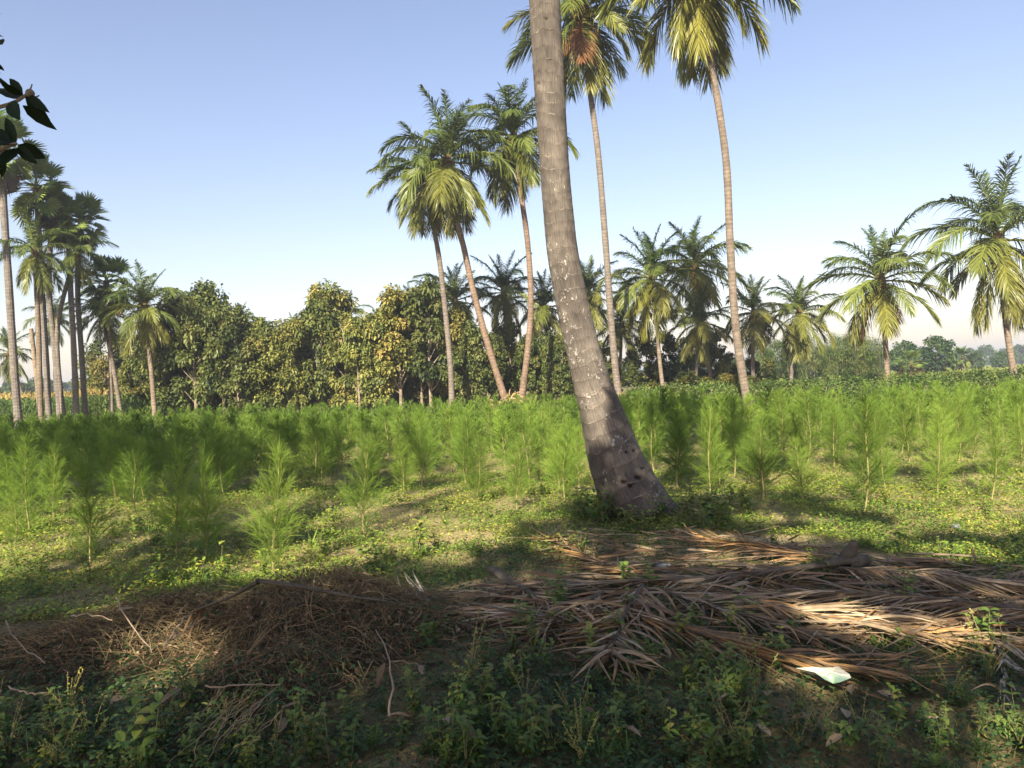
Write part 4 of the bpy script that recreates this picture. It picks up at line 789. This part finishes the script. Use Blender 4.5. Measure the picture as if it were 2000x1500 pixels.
# torn paper
def paper():
    r = np.random.default_rng(12); Q = [(1555, 1306), (1590, 1303), (1625, 1305), (1638, 1303), (1660, 1318), (1663, 1325), (1640, 1334), (1628, 1336), (1612, 1328), (1592, 1314)]
    c = gp(1622, 1318, .10); P = np.array([gp(x, y, (.10 + r.uniform(-.022, .022))) for x, y in Q]) - c; n = len(P)
    mid = np.concatenate([[[0, 0, .02]], P * .55 + np.stack([0 * P[:, 0], 0 * P[:, 0], r.uniform(-.018, .03, n)], 1), P]); t = []; q = []
    for i in range(n): j = (i + 1) % n; t.append([0, 1 + i, 1 + j]); q.append([1 + i, 1 + n + i, 1 + n + j, 1 + j])
    m, nn, b, ln = mk('printed_paper'); tc = objpos(nn); sx = nn.nodes.new('ShaderNodeSeparateXYZ'); ln(tc, sx.inputs[0])
    f = ramp_out(nn, mth(nn, 'ADD', mth(nn, 'MULTIPLY', sx.outputs[1], -9), mth(nn, 'MULTIPLY', noise(nn, 40, 2, tc), .25)), [(.10, (.58, .55, .42)), (.2, (.66, .64, .52)), (.32, (.62, .61, .50)), (.40, (.30, .46, .30)), (.52, (.54, .60, .46)), (.6, (.32, .48, .32))])
    ln(f, b.inputs['Base Color']); b.inputs['Roughness'].default_value = .6
    mb = MB(); mb.add(mid, q, t); o = new('torn_paper', mb.mesh('torn_paper', m), loc=Vector(c)); md = o.modifiers.new('thickness', 'SOLIDIFY'); md.thickness = .0015
    tag(o, 'crumpled white and green scrap of paper on the brown frond', 'paper')
paper()
# small stones
for i, (px, py, s, lab) in enumerate([(1868, 1028, .05, 'small blue grey stone in the grass on the right'), (1296, 1106, .075, 'flat grey stone among the fronds below the leaning trunk')]):
    r = np.random.default_rng(60 + i); v = IV * (1, .8, .45) * (1 + .22 * (vnoise(IV[:, 0:1] * 2 + 5, IV[:, 1:2] * 2 + IV[:, 2:3] * 3, i) - .5)); mb = MB(); mb.add(v * s, t=IT, tint=.8); g = gp(px, py, .02)
    tag(new('stone', mb.mesh('stone', stick_mat('stone_%s' % 'ab'[i], (.10, .105, .12), (.19, .20, .22), 30), True), loc=Vector(g)), lab, 'stone')

# ------------------------------------------------------------------ brush heap on the left
MND = [(gp(560, 1330)[0], 4.95, .85, .62, .46), (gp(250, 1330)[0], 5.05, .85, .55, .30), (gp(60, 1360)[0], 4.75, .8, .5, .20), (gp(480, 1420)[0], 4.15, .55, .40, .20), (gp(760, 1310)[0], 5.0, .5, .4, .16)]
def mound(x, y):
    z = np.zeros_like(np.asarray(x, float))
    for mx, my, rx, ry, h in MND: z = np.maximum(z, h * np.exp(-(((x - mx) / rx) ** 2 + ((y - my) / ry) ** 2) * 1.3))
    return z
def brush():
    r = np.random.default_rng(91); g = gp(500, 1330); root = new('brush_heap', None, loc=(g[0], 4.9, 0)); tag(root, 'brown heap of dried uprooted weeds and twigs at the lower left', 'brush heap'); o = np.array(root.location)
    xs = np.linspace(-4.2, .1, 110); ys = np.linspace(3.3, 6.0, 70); X, Y = np.meshgrid(xs, ys); Z = height(X, Y) + mound(X, Y) * .72 + (vnoise(X * 9, Y * 9, 41) - .5) * .07 - .05
    ii = (np.arange(69)[:, None] * 110 + np.arange(109)[None]).ravel(); mb = MB(); mb.add(np.stack([X, Y, Z], -1).reshape(-1, 3) - o, np.stack([ii, ii + 1, ii + 111, ii + 110], 1), tint=.05); c = new('core', mb.mesh('core', M['brush']), root); c['kind'] = 'stuff'
    mb = MB(); n = 0
    while n < 3600:
        x, y = r.uniform(-4.1, .0), r.uniform(3.4, 5.9); m = float(mound(x, y))
        if m < .05 + .10 * r.random(): continue
        n += 1; k = r.integers(0, 3); a = r.uniform(0, 6.28) if k else math.atan2(y - 4.9, x + 1.5) + r.normal(0, .5); l = r.uniform(.10, .42); z = float(height(x, y)) + m * r.uniform(.55, 1.0)
        p0 = np.array([x, y, z]); p2 = p0 + np.array([math.cos(a) * l, math.sin(a) * l, 0]); p2[2] = max(float(height(p2[0], p2[1]) + mound(p2[0], p2[1]) * r.uniform(.7, 1.0)) + r.normal(.02, .05), .01); p1 = (p0 + p2) / 2 + r.normal(0, .035, 3) + (0, 0, .02)
        tube(mb, spline([p0, p1, p2], 6) - o, np.linspace(min(.0009 * math.exp(abs(r.normal(0, .75))), .007), .0006, 6), 3, tint=float(np.clip(r.normal(.45, .28), 0, 1)), cap=False)
    c = new('dry_stems', mb.mesh('dry_stems', M['brush']), root); c['kind'] = 'stuff'
    N = 26000; x, y = r.uniform(-4.2, .1, N), r.uniform(3.3, 6.0, N); m = mound(x, y); k = m > .03 + .1 * r.random(N); x, y, m = x[k], y[k], m[k]; N = len(x); d = norm(r.normal(0, 1, (N, 3))); mb = MB()
    strips(mb, np.stack([x, y, height(x, y) + m * r.uniform(.6, 1.03, N) + r.uniform(-.02, .03, N)], 1) - o, d, np.cross(d, r.normal(0, 1, (N, 3))), r.uniform(.012, .045, N), r.uniform(.006, .016, N), OV3, .3, tint=np.clip(r.normal(.35, .25, N), 0, 1)); c = new('withered_leaves', mb.mesh('withered_leaves', M['dryleaf']), root); c['kind'] = 'stuff'
brush()
def stick(path, rad, label, seed, mat='stick'):
    P = spline([gp(x, y, z) for x, y, z in path], 12); r = np.random.default_rng(seed); P += r.normal(0, .004, P.shape); o = gp(*path[0][:2]); mb = MB(); tube(mb, P - o, np.linspace(rad, rad * .45, 12), 6, tint=np.clip(.6 + r.normal(0, .12, 12), 0, 1))
    tag(new('dry_stick', mb.mesh('dry_stick', M[mat]), loc=Vector(o)), label, 'stick', 'loose dry sticks')
for i, (pth, rd, lab) in enumerate([
    ([(318, 1262, .30), (345, 1228, .36), (372, 1196, .42)], .006, 'pale forked stick standing out of the left brush heap'),
    ([(322, 1258, .30), (360, 1232, .34), (402, 1204, .38)], .005, 'thin pale stick branching right from the forked one'),
    ([(225, 1164, .28), (250, 1215, .30), (300, 1275, .28)], .005, 'long thin stalk leaning over the left brush heap'),
    ([(140, 1205, .30), (165, 1200, .33), (220, 1212, .33)], .005, 'bent tan stalk on top of the left heap'),
    ([(10, 1215, .12), (40, 1262, .16), (90, 1295, .18)], .006, 'dark bare stick at the left edge'),
    ([(15, 1345, .16), (50, 1354, .16), (90, 1352, .15)], .005, 'short grey stick low at the left edge'),
    ([(400, 1342, .25), (470, 1340, .27), (545, 1336, .26)], .005, 'straight brown stalk lying across the middle of the heap'),
    ([(760, 1400, .10), (762, 1300, .22), (735, 1230, .22)], .006, 'curved thin bare branch rising right of the brush heap'),
    ([(762, 1290, .22), (800, 1296, .2), (830, 1300, .18)], .003, 'side twig of the curved bare branch'),
    ([(880, 1208, .10), (960, 1240, .08), (1010, 1268, .05)], .008, 'pale straight stick pointing to the right below the silver frond'),
    ([(970, 1208, .12), (985, 1235, .09), (1000, 1262, .04)], .005, 'thin pale stalk next to the straight stick'),
    ([(650, 1180, .18), (740, 1182, .16), (860, 1166, .10)], .005, 'long thin rib lying level from the heap toward the pile'),
    ([(1170, 1260, .06), (1240, 1210, .16), (1262, 1165, .24)], .006, 'brown stalk crossing the crumpled frond'),
    ([(1340, 1190, .12), (1385, 1150, .18), (1420, 1118, .20)], .006, 'dark diagonal stalk leaning on the long rib'),
    ([(1790, 1412, .02), (1815, 1405, .03), (1845, 1398, .02)], .007, 'short grey stick on the grass at the lower right')]): stick(pth, rd, lab, 200 + i)
r = np.random.default_rng(17)
for i in range(26):      # pale stems fanning out of the heap's foot
    x0, y0 = r.uniform(430, 560), r.uniform(1330, 1400); stick([(x0, y0, .20), (x0 - r.uniform(20, 60), y0 + 40, .14), (x0 - r.uniform(60, 120), y0 + r.uniform(70, 110), .04)], r.uniform(.001, .0022), 'thin tan stem in the fan at the front of the brush heap', 300 + i)

# ------------------------------------------------------------------ weeds and ground cover
def weed_mesh(kind, seed):
    r = np.random.default_rng(seed); sm, fm = MB(), MB()
    if kind == 'broad':
        for b in range(int(r.integers(2, 5))):
            a = r.uniform(0, 6.28); h = r.uniform(.10, .24); lx = r.uniform(.02, .09); P = spline([(0, 0, 0), (lx * .4 * math.cos(a), lx * .4 * math.sin(a), h * .5), (lx * math.cos(a), lx * math.sin(a), h)], 6); tube(sm, P, np.linspace(.0028, .0014, 6), 4)
            n = int(r.integers(4, 7)); t = np.repeat(np.linspace(.25, 1, n), 2); ph = np.repeat(np.arange(n) * 1.57, 2) + np.tile([0, math.pi], n) + a + r.normal(0, .3, 2 * n); B = np.stack([np.interp(t, np.linspace(0, 1, 6), P[:, k]) for k in range(3)], 1)
            strips(fm, B, np.stack([np.cos(ph), np.sin(ph), .35 + .3 * t], 1), np.stack([-np.sin(ph), np.cos(ph), r.normal(0, .2, 2 * n)], 1), r.uniform(.032, .075, 2 * n), r.uniform(.020, .038, 2 * n), OV, r.uniform(.3, .7, 2 * n), tint=np.clip(.45 + .3 * t + r.normal(0, .15, 2 * n), 0, 1), fold=.14)
    elif kind == 'feather':
        n = 26; a = np.arange(n) * 2.4; el = r.uniform(.25, 1.3, n); d = np.stack([np.cos(a) * np.cos(el), np.sin(a) * np.cos(el), np.sin(el)], 1); l = r.uniform(.07, .15, n); strips(sm, np.zeros((n, 3)), d, np.cross(d, (0, 0, 1.)), l, .003, [(0, 1), (1, .4)], .1)
        i = np.repeat(np.arange(n), 9); t = np.tile(np.linspace(.3, 1, 9), n); s = np.tile([1, -1, 1, -1, 1, -1, 1, -1, 0], n)[:, None]; sd = norm(np.cross(d, (0, 0, 1.)))
        B = d[i] * (l[i] * t)[:, None] - np.outer(.1 * l[i] * t * t, (0, 0, 1)); strips(fm, B, d[i] * .7 + sd[i] * s + (0, 0, .1), np.cross(d[i], sd[i]) * .3 + d[i], r.uniform(.015, .034, len(i)), .010, [(0, .4), (.4, 1), (.7, .7), (1, .1)], .2, tint=np.clip(.62 + r.normal(0, .12, len(i)), 0, 1))
    elif kind == 'seedy':
        for b in range(7):
            a = r.uniform(0, 6.28); h = r.uniform(.14, .30); P = spline([(0, 0, 0), (.03 * math.cos(a), .03 * math.sin(a), h * .5), (.10 * math.cos(a), .10 * math.sin(a), h)], 6); tube(sm, P, .0012, 3, tint=.9); n = 14
            t = r.uniform(.45, 1, n); B = np.stack([np.interp(t, np.linspace(0, 1, 6), P[:, k]) for k in range(3)], 1); d = norm(r.normal(0, 1, (n, 3)) + (0, 0, .4)); strips(fm, B, d, np.cross(d, r.normal(0, 1, (n, 3))), r.uniform(.008, .02, n), .007, OV3, .1, tint=1.0)
        n = 14; a = r.uniform(0, 6.28, n); strips(fm, np.stack([0 * a, 0 * a, r.uniform(.01, .12, n)], 1), np.stack([np.cos(a), np.sin(a), .4 + 0 * a], 1), np.stack([-np.sin(a), np.cos(a), 0 * a], 1), .045, .02, OV, .5, tint=.4, fold=.1)
    else:
        n = 30; a = r.uniform(0, 6.28, n); d = np.stack([np.cos(a) * .55, np.sin(a) * .55, 1 + 0 * a], 1); strips(fm, np.stack([.02 * np.cos(a), .02 * np.sin(a), 0 * a], 1), d, np.stack([-np.sin(a), np.cos(a), 0 * a], 1), r.uniform(.08, .22, n), .006, [(0, .8), (.4, 1), (.75, .6), (1, .08)], r.uniform(.2, .8, n), tint=r.uniform(.2, .8, n)); tube(sm, [(0, 0, 0), (0, 0, .02)], .006, 5)
    return sm.mesh('stem', M['greenstem']), fm.mesh('leaves', M['weed'])
WD = {k: [weed_mesh(k, 1200 + 17 * i + 100 * j) for i in range(n)] for j, (k, n) in enumerate((('broad', 7), ('feather', 3), ('seedy', 3), ('tuft', 3)))}
def weed(kind, x, y, s, label, group, col=(1, 1, 1), nm=None):
    v = WD[kind][int(R.integers(len(WD[kind])))]; root = new(nm or {'broad': 'broad_leaf_weed', 'feather': 'feathery_weed', 'seedy': 'seeding_weed', 'tuft': 'grass_tuft'}[kind], None, loc=(x, y, float(height(x, y)) + (float(mound(x, y)) * .8 if mound(x, y) > .04 else 0)), rot=(U(-.12, .12), U(-.12, .12), U(0, 6.28)), scale=s); tag(root, label, 'weed' if kind != 'tuft' else 'grass', group)
    new('stem', v[0], root); new('leaves', v[1], root, color=col)
WL = {'broad': ('leafy green weed growing low in the shaded foreground', 'leafy weeds in the foreground'), 'feather': ('bright green feathery leaved weed in the shaded foreground', 'feathery weeds in the foreground'), 'seedy': ('weed with pale dry seed heads in the shaded foreground', 'seeding weeds in the foreground'), 'tuft': ('grass tuft in the shaded foreground', 'grass tufts in the foreground')}
def pile(px, py): return (py > 1055) and ((1050 < px and py < 1250 - (0 if px > 1450 else -60)) or (820 < px <= 1050 and 1140 < py < 1225))
cnt = 0
while cnt < 290:
    py = 1235 + 275 * R.random() ** .8; px = U(-60, 2060)
    if pile(px, py) or (px < 840 and py < 1395) or (1530 < px < 1700 and 1290 < py < 1400) or (1240 < px < 1760 and abs(py - (1205 + (px - 1240) * .22)) < 32) or (px < 700 and py < 1330): continue
    if px > 1500 and R.random() < .45: continue
    g = gp(px, py); kind = R.choice(['broad', 'feather', 'seedy', 'tuft'], p=[.62, .10, .16, .12]); cnt += 1
    weed(kind, g[0], g[1], U(.42, 1.0), *WL[kind], col=np.array((1.05, 1.1, 1.0)) * U(.7, 1.3) * (np.array((1.4, 1.25, .8)) if R.random() < .10 else 1))
for px, py, kind, s, lab in [(1195, 1265, 'broad', 1.1, 'fresh green broad leaved weed poking through the crumpled frond'), (1265, 1310, 'feather', 1.5, 'large feathery green weed below the crumpled frond'), (1430, 1375, 'feather', 1.6, 'large feathery green weed below the brown frond'), (1135, 1470, 'feather', 1.4, 'bright toothed green weed at the bottom centre'), (1020, 1490, 'feather', 1.2, 'bright toothed green weed left of the bottom centre'), (920, 1350, 'seedy', 1.3, 'pale seed headed weed left of the crumpled frond'), (365, 1400, 'broad', 1.3, 'light green weed at the foot of the brush heap'), (300, 1490, 'broad', 1.5, 'big leaved yellow green weed in the bottom left'), (1545, 1240, 'broad', 1.0, 'weed growing in the gap of the frond pile'), (1460, 1235, 'broad', 1.1, 'leafy weed left in the gap of the frond pile'), (1660, 1222, 'feather', .8, 'small bright weed on the golden frond'), (1930, 1330, 'seedy', 1.2, 'seeding weed near the silvery frond tip'), (1350, 1010, 'broad', 1.3, 'sunlit weed at the right foot of the leaning trunk'), (1135, 1020, 'broad', 1.7, 'leafy weed at the left foot of the leaning trunk'), (1180, 1030, 'broad', 1.7, 'dense weed in front of the leaning trunk foot'), (820, 1085, 'broad', 1.6, 'dark leafy weed left of the pile on the soil'), (1770, 1335, 'broad', .9, 'low weed right of the torn paper')]:
    g = gp(px, py); weed(kind, g[0], g[1], s, lab, WL[kind][1], np.array((1.15, 1.15, 1)))
cnt = 0
while cnt < 60:
    px, py = U(1080, 2030), U(1065, 1300)
    if 1560 < px < 1680 and py > 1270: continue
    g = gp(px, py); cnt += 1; kind = R.choice(['broad', 'feather', 'tuft'], p=[.5, .2, .3])
    weed(kind, g[0], g[1], U(.7, 1.25), 'green weed growing up through the dry frond pile', 'weeds in the frond pile', np.array((1.35, 1.35, 1.0)) * U(.8, 1.2), nm='pile_weed')
# weeds in the sun on the field soil
cnt = 0
while cnt < 280:
    px, py = U(-40, 2040), U(930, 1170)
    if py > np.interp(px, BX, BY) + 40 or (1150 < px < 1340): continue
    g = gp(px, py); dn = vnoise(g[0] * .9 + 3, g[1] * .9, 51)
    if R.random() > dn * 1.5 - .15: continue
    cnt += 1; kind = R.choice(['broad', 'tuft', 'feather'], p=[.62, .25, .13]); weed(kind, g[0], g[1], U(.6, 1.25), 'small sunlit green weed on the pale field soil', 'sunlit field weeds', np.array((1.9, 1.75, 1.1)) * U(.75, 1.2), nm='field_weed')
# ring of weeds round the leaning trunk's foot
for i in range(46):
    a = U(math.pi * .95, math.pi * 2.1); q = U(.5, 1.05); weed('broad' if R.random() < .8 else 'tuft', 1.55 + q * math.cos(a), 8.55 + q * math.sin(a), U(.8, 1.5), 'leafy weed crowding the foot of the leaning trunk', 'weeds round the leaning trunk', np.array((1.2, 1.2, 1)) * U(.7, 1.3))

def cover():
    r = np.random.default_rng(33)
    def pick(n, y0, y1, dens):
        y = y0 * (y1 / y0) ** r.random(n); x = r.uniform(-1, 1, n) * (.72 * y + .6); k = r.random(n) < dens(x, y); return x[k], y[k]
    def pxy(x, y):
        u = x / y * F; v = -CAMZ / y * F + 5; return 1000 + u * ca - v * sa, 750 - (u * sa + v * ca)
    def shade_d(x, y):
        px, py = pxy(x, y); d = .35 + .65 * np.clip((vnoise(x * 1.3, y * 1.3, 61) - .28) * 2.6, 0, 1); d = d * np.where(px > 1350, .55, 1); d = d * np.where((px < 800) & (py < 1340), .5, 1); return np.where(py > np.interp(px, BX, BY) - 10, d, 0)
    mb = MB(); x, y = pick(120000, 2.6, 8.8, shade_d); N = len(x); a = r.uniform(0, 6.28, N); pz = height(x, y) + np.where(mound(x, y) > .05, mound(x, y) * .6, 0)
    strips(mb, np.stack([x, y, pz + r.random(N) ** 1.5 * .11 * (.4 + vnoise(x * 2, y * 2, 62))], 1), np.stack([np.cos(a), np.sin(a), r.normal(.25, .4, N)], 1), np.stack([-np.sin(a), np.cos(a), r.normal(0, .4, N)], 1), r.uniform(.012, .038, N), r.uniform(.008, .022, N), OV3, .35, tint=np.clip(r.normal(.36, .2, N) + .3 * (vnoise(x * 3, y * 3, 63) - .5), 0, 1))
    tag(new('ground_cover', mb.mesh('ground_cover', M['weed'])), 'low small leaved ground cover over the shaded foreground', 'ground cover', kind='stuff')
    mb = MB(); x, y = pick(46000, 2.6, 9.5, lambda x, y: np.where(pxy(x, y)[1] > np.interp(pxy(x, y)[0], BX, BY) - 40, .25 + .6 * vnoise(x * 1.1 + 7, y * 1.1, 64), 0)); N = len(x); a = r.uniform(0, 6.28, N)
    strips(mb, np.stack([x, y, height(x, y) - .005], 1), np.stack([np.cos(a), np.sin(a), r.uniform(.1, 1.6, N)], 1), np.stack([-np.sin(a), np.cos(a), 0 * a], 1), r.uniform(.04, .14, N), r.uniform(.002, .0045, N), [(0, 1), (.5, .8), (1, .1)], r.uniform(.1, .8, N), tint=np.clip(r.normal(.62, .28, N), 0, 1))
    tag(new('dry_grass', mb.mesh('dry_grass', M['grass']), color=(.8, .8, .8)), 'short half dry grass through the foreground', 'grass', kind='stuff')
    def sun_d(x, y):
        px, py = pxy(x, y); dn = np.clip((vnoise(x * .9 + 3, y * .9, 51) * .6 + vnoise(x * 2.7, y * 2.7, 65) * .4 - .36) * 3.2, 0, 1); dn = np.where(y > 11.5, np.maximum(dn, .7), dn); return np.where(px > 1280, np.maximum(dn, .35), dn)
    mb = MB(); x, y = pick(150000, 9.0, 34, sun_d); N = len(x); a = r.uniform(0, 6.28, N); k = np.sqrt(y / 8)
    strips(mb, np.stack([x, y, height(x, y) + r.random(N) ** 2 * .09], 1), np.stack([np.cos(a), np.sin(a), r.normal(.4, .4, N)], 1), np.stack([-np.sin(a), np.cos(a), r.normal(0, .4, N)], 1), r.uniform(.018, .045, N) * k, r.uniform(.010, .022, N) * k, OV3, .3, tint=np.clip(r.normal(.6, .15, N), 0, .9))
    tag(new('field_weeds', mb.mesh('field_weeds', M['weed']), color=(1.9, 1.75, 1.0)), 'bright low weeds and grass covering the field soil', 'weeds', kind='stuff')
    mb = MB(); x, y = pick(70000, 6.2, 34, lambda x, y: np.clip(sun_d(x, y) + .15, 0, 1)); N = len(x); a = r.uniform(0, 6.28, N); k = np.sqrt(y / 8)
    strips(mb, np.stack([x, y, height(x, y) - .005], 1), np.stack([np.cos(a), np.sin(a), r.uniform(.5, 2, N)], 1), np.stack([-np.sin(a), np.cos(a), 0 * a], 1), r.uniform(.05, .16, N) * k, r.uniform(.003, .005, N) * k, [(0, 1), (.5, .8), (1, .1)], r.uniform(.1, .6, N), tint=np.clip(r.normal(.55, .22, N), 0, 1))
    tag(new('field_grass', mb.mesh('field_grass', M['grass'])), 'thin grass between the casuarina saplings', 'grass', kind='stuff')
    O2 = [(0, .3), (.5, 1), (1, .1)]
    def band(x, y):
        px, py = pxy(x, y); dn = np.clip((vnoise(x * 1.1 + 3, y * 1.1, 81) * .5 + vnoise(x * 3.1, y * 3.1, 82) * .5 - .28) * 3.2, .16, 1); return np.where((py < np.interp(px, BX, BY) + 70) & (py > 915), dn, 0)
    mb = MB(); x, y = pick(230000, 5.6, 13.5, band); N = len(x); a = r.uniform(0, 6.28, N)
    strips(mb, np.stack([x, y, height(x, y) + r.random(N) ** 1.6 * .10 * (.3 + vnoise(x * 2.2, y * 2.2, 83))], 1), np.stack([np.cos(a), np.sin(a), r.normal(.35, .45, N)], 1), np.stack([-np.sin(a), np.cos(a), r.normal(0, .4, N)], 1), r.uniform(.016, .05, N), r.uniform(.009, .024, N), O2, .3, tint=np.clip(r.normal(.56, .17, N) + .35 * (vnoise(x * 1.5, y * 1.5, 84) - .5), 0, .9))
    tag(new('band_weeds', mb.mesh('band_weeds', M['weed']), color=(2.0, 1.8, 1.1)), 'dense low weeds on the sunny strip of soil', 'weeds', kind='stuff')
    mb = MB(); x, y = pick(60000, 5.6, 13, lambda x, y: np.clip(band(x, y) + .25 * (band(x, y) > 0), 0, 1)); N = len(x); a = r.uniform(0, 6.28, N)
    strips(mb, np.stack([x, y, height(x, y) + .003], 1), np.stack([np.cos(a), np.sin(a), r.uniform(.0, 1.0, N)], 1), np.stack([-np.sin(a), np.cos(a), 0 * a], 1), r.uniform(.03, .12, N), r.uniform(.002, .006, N), O2, r.uniform(.1, .6, N), tint=np.clip(r.normal(.78, .22, N), 0, 1))
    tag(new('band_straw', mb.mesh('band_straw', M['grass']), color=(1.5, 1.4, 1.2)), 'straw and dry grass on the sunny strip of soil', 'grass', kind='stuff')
    gv = np.array([(0, 0, 1), (1, 0, 0), (0, 1, 0), (-1, 0, 0), (0, -1, 0), (.6, .6, .5), (-.6, -.6, .5)], float); gt = np.array([[0, 1, 5], [5, 1, 2], [0, 5, 2], [0, 2, 3], [0, 3, 6], [6, 3, 4], [0, 6, 4], [0, 4, 1]])
    x, y = pick(26000, 3.0, 13, lambda x, y: .15 + .6 * vnoise(x * 1.9, y * 1.9, 85) ** 2); N = len(x); sz = r.uniform(.005, .022, N) * r.uniform(.5, 1.3, N)
    V = gv[None] * (1 + r.normal(0, .22, (N, 7, 1))); an = r.uniform(0, 6.28, N); V = np.stack([V[..., 0] * np.cos(an)[:, None] - V[..., 1] * np.sin(an)[:, None], V[..., 0] * np.sin(an)[:, None] + V[..., 1] * np.cos(an)[:, None], V[..., 2] * .75], -1) * sz[:, None, None] + np.stack([x, y, height(x, y) - .002], 1)[:, None]
    mb = MB(); mb.add(V.reshape(-1, 3), t=(np.arange(N)[:, None, None] * 7 + gt[None]).reshape(-1, 3)); tag(new('soil_clods', mb.mesh('soil_clods', M['ground'])), 'small clods of dry soil strewn over the ground', 'soil', kind='stuff')
    # soil clods and bits of straw
    mb = MB(); x, y = pick(16000, 2.8, 12, lambda x, y: .5 + 0 * x); N = len(x); a = r.uniform(0, 6.28, N)
    strips(mb, np.stack([x, y, height(x, y) + .004], 1), np.stack([np.cos(a), np.sin(a), r.normal(.05, .12, N)], 1), np.stack([-np.sin(a), np.cos(a), r.normal(0, .3, N)], 1), r.uniform(.02, .09, N), r.uniform(.002, .008, N), [(0, 1), (.5, 1), (1, .4)], .05, tint=r.random(N))
    tag(new('leaf_litter', mb.mesh('leaf_litter', M['dryleaf'])), 'bits of dry straw and leaf litter on the ground', 'leaf litter', kind='stuff')
cover()
# fallen brown mango leaves, one by one
r = np.random.default_rng(44)
FALL = []
for k in range(5):
    mb = MB(); strips(mb, np.zeros((1, 3)), np.array([[1., 0, .15]]), np.array([[0, 1., 0]]), r.uniform(.10, .15), r.uniform(.035, .05), OV, r.uniform(.1, .35), tint=r.uniform(.4, .9), fold=r.uniform(.1, .35)); FALL.append(mb.mesh('fallen_leaf', M['dryleaf']))
for i in range(34):
    px, py = [(825, 1355), (960, 1335), (800, 1430), (1140, 1425), (230, 1275), (870, 1440), (1100, 1300), (1310, 1310), (1750, 1385), (1650, 1415), (1500, 1390), (520, 1185)][i] if i < 12 else (r.uniform(0, 2000), r.uniform(1300, 1495)); g = gp(px, py)
    tag(new('fallen_leaf', FALL[i % 5], loc=(g[0], g[1], float(height(g[0], g[1])) + float(mound(g[0], g[1])) + .07), rot=(r.normal(0, .3), r.normal(0, .2), r.uniform(0, 6.28))), 'curled brown fallen leaf lying on the foreground weeds', 'leaf', 'fallen brown leaves')

# ------------------------------------------------------------------ thin warm haze over the plain
mb = MB(); X0, Z0, Z1 = 2640, -1.3, 24.0
v = [(x, y, z) for z in (Z0, Z1) for y in (-X0, X0) for x in (-X0, X0)]
mb.add(v, [[0, 2, 3, 1], [4, 5, 7, 6], [0, 1, 5, 4], [2, 6, 7, 3], [0, 4, 6, 2], [1, 3, 7, 5]])
hm = bpy.data.materials.new('haze'); hm.use_nodes = True; n_ = hm.node_tree; n_.nodes.remove(n_.nodes['Principled BSDF'])
pv = n_.nodes.new('ShaderNodeVolumePrincipled'); pv.inputs['Color'].default_value = (.80, .88, 1, 1); pv.inputs['Density'].default_value = .0010; pv.inputs['Anisotropy'].default_value = .2
n_.links.new(pv.outputs[0], n_.nodes['Material Output'].inputs['Volume'])
tag(new('haze', mb.mesh('haze', hm)), kind='stuff')
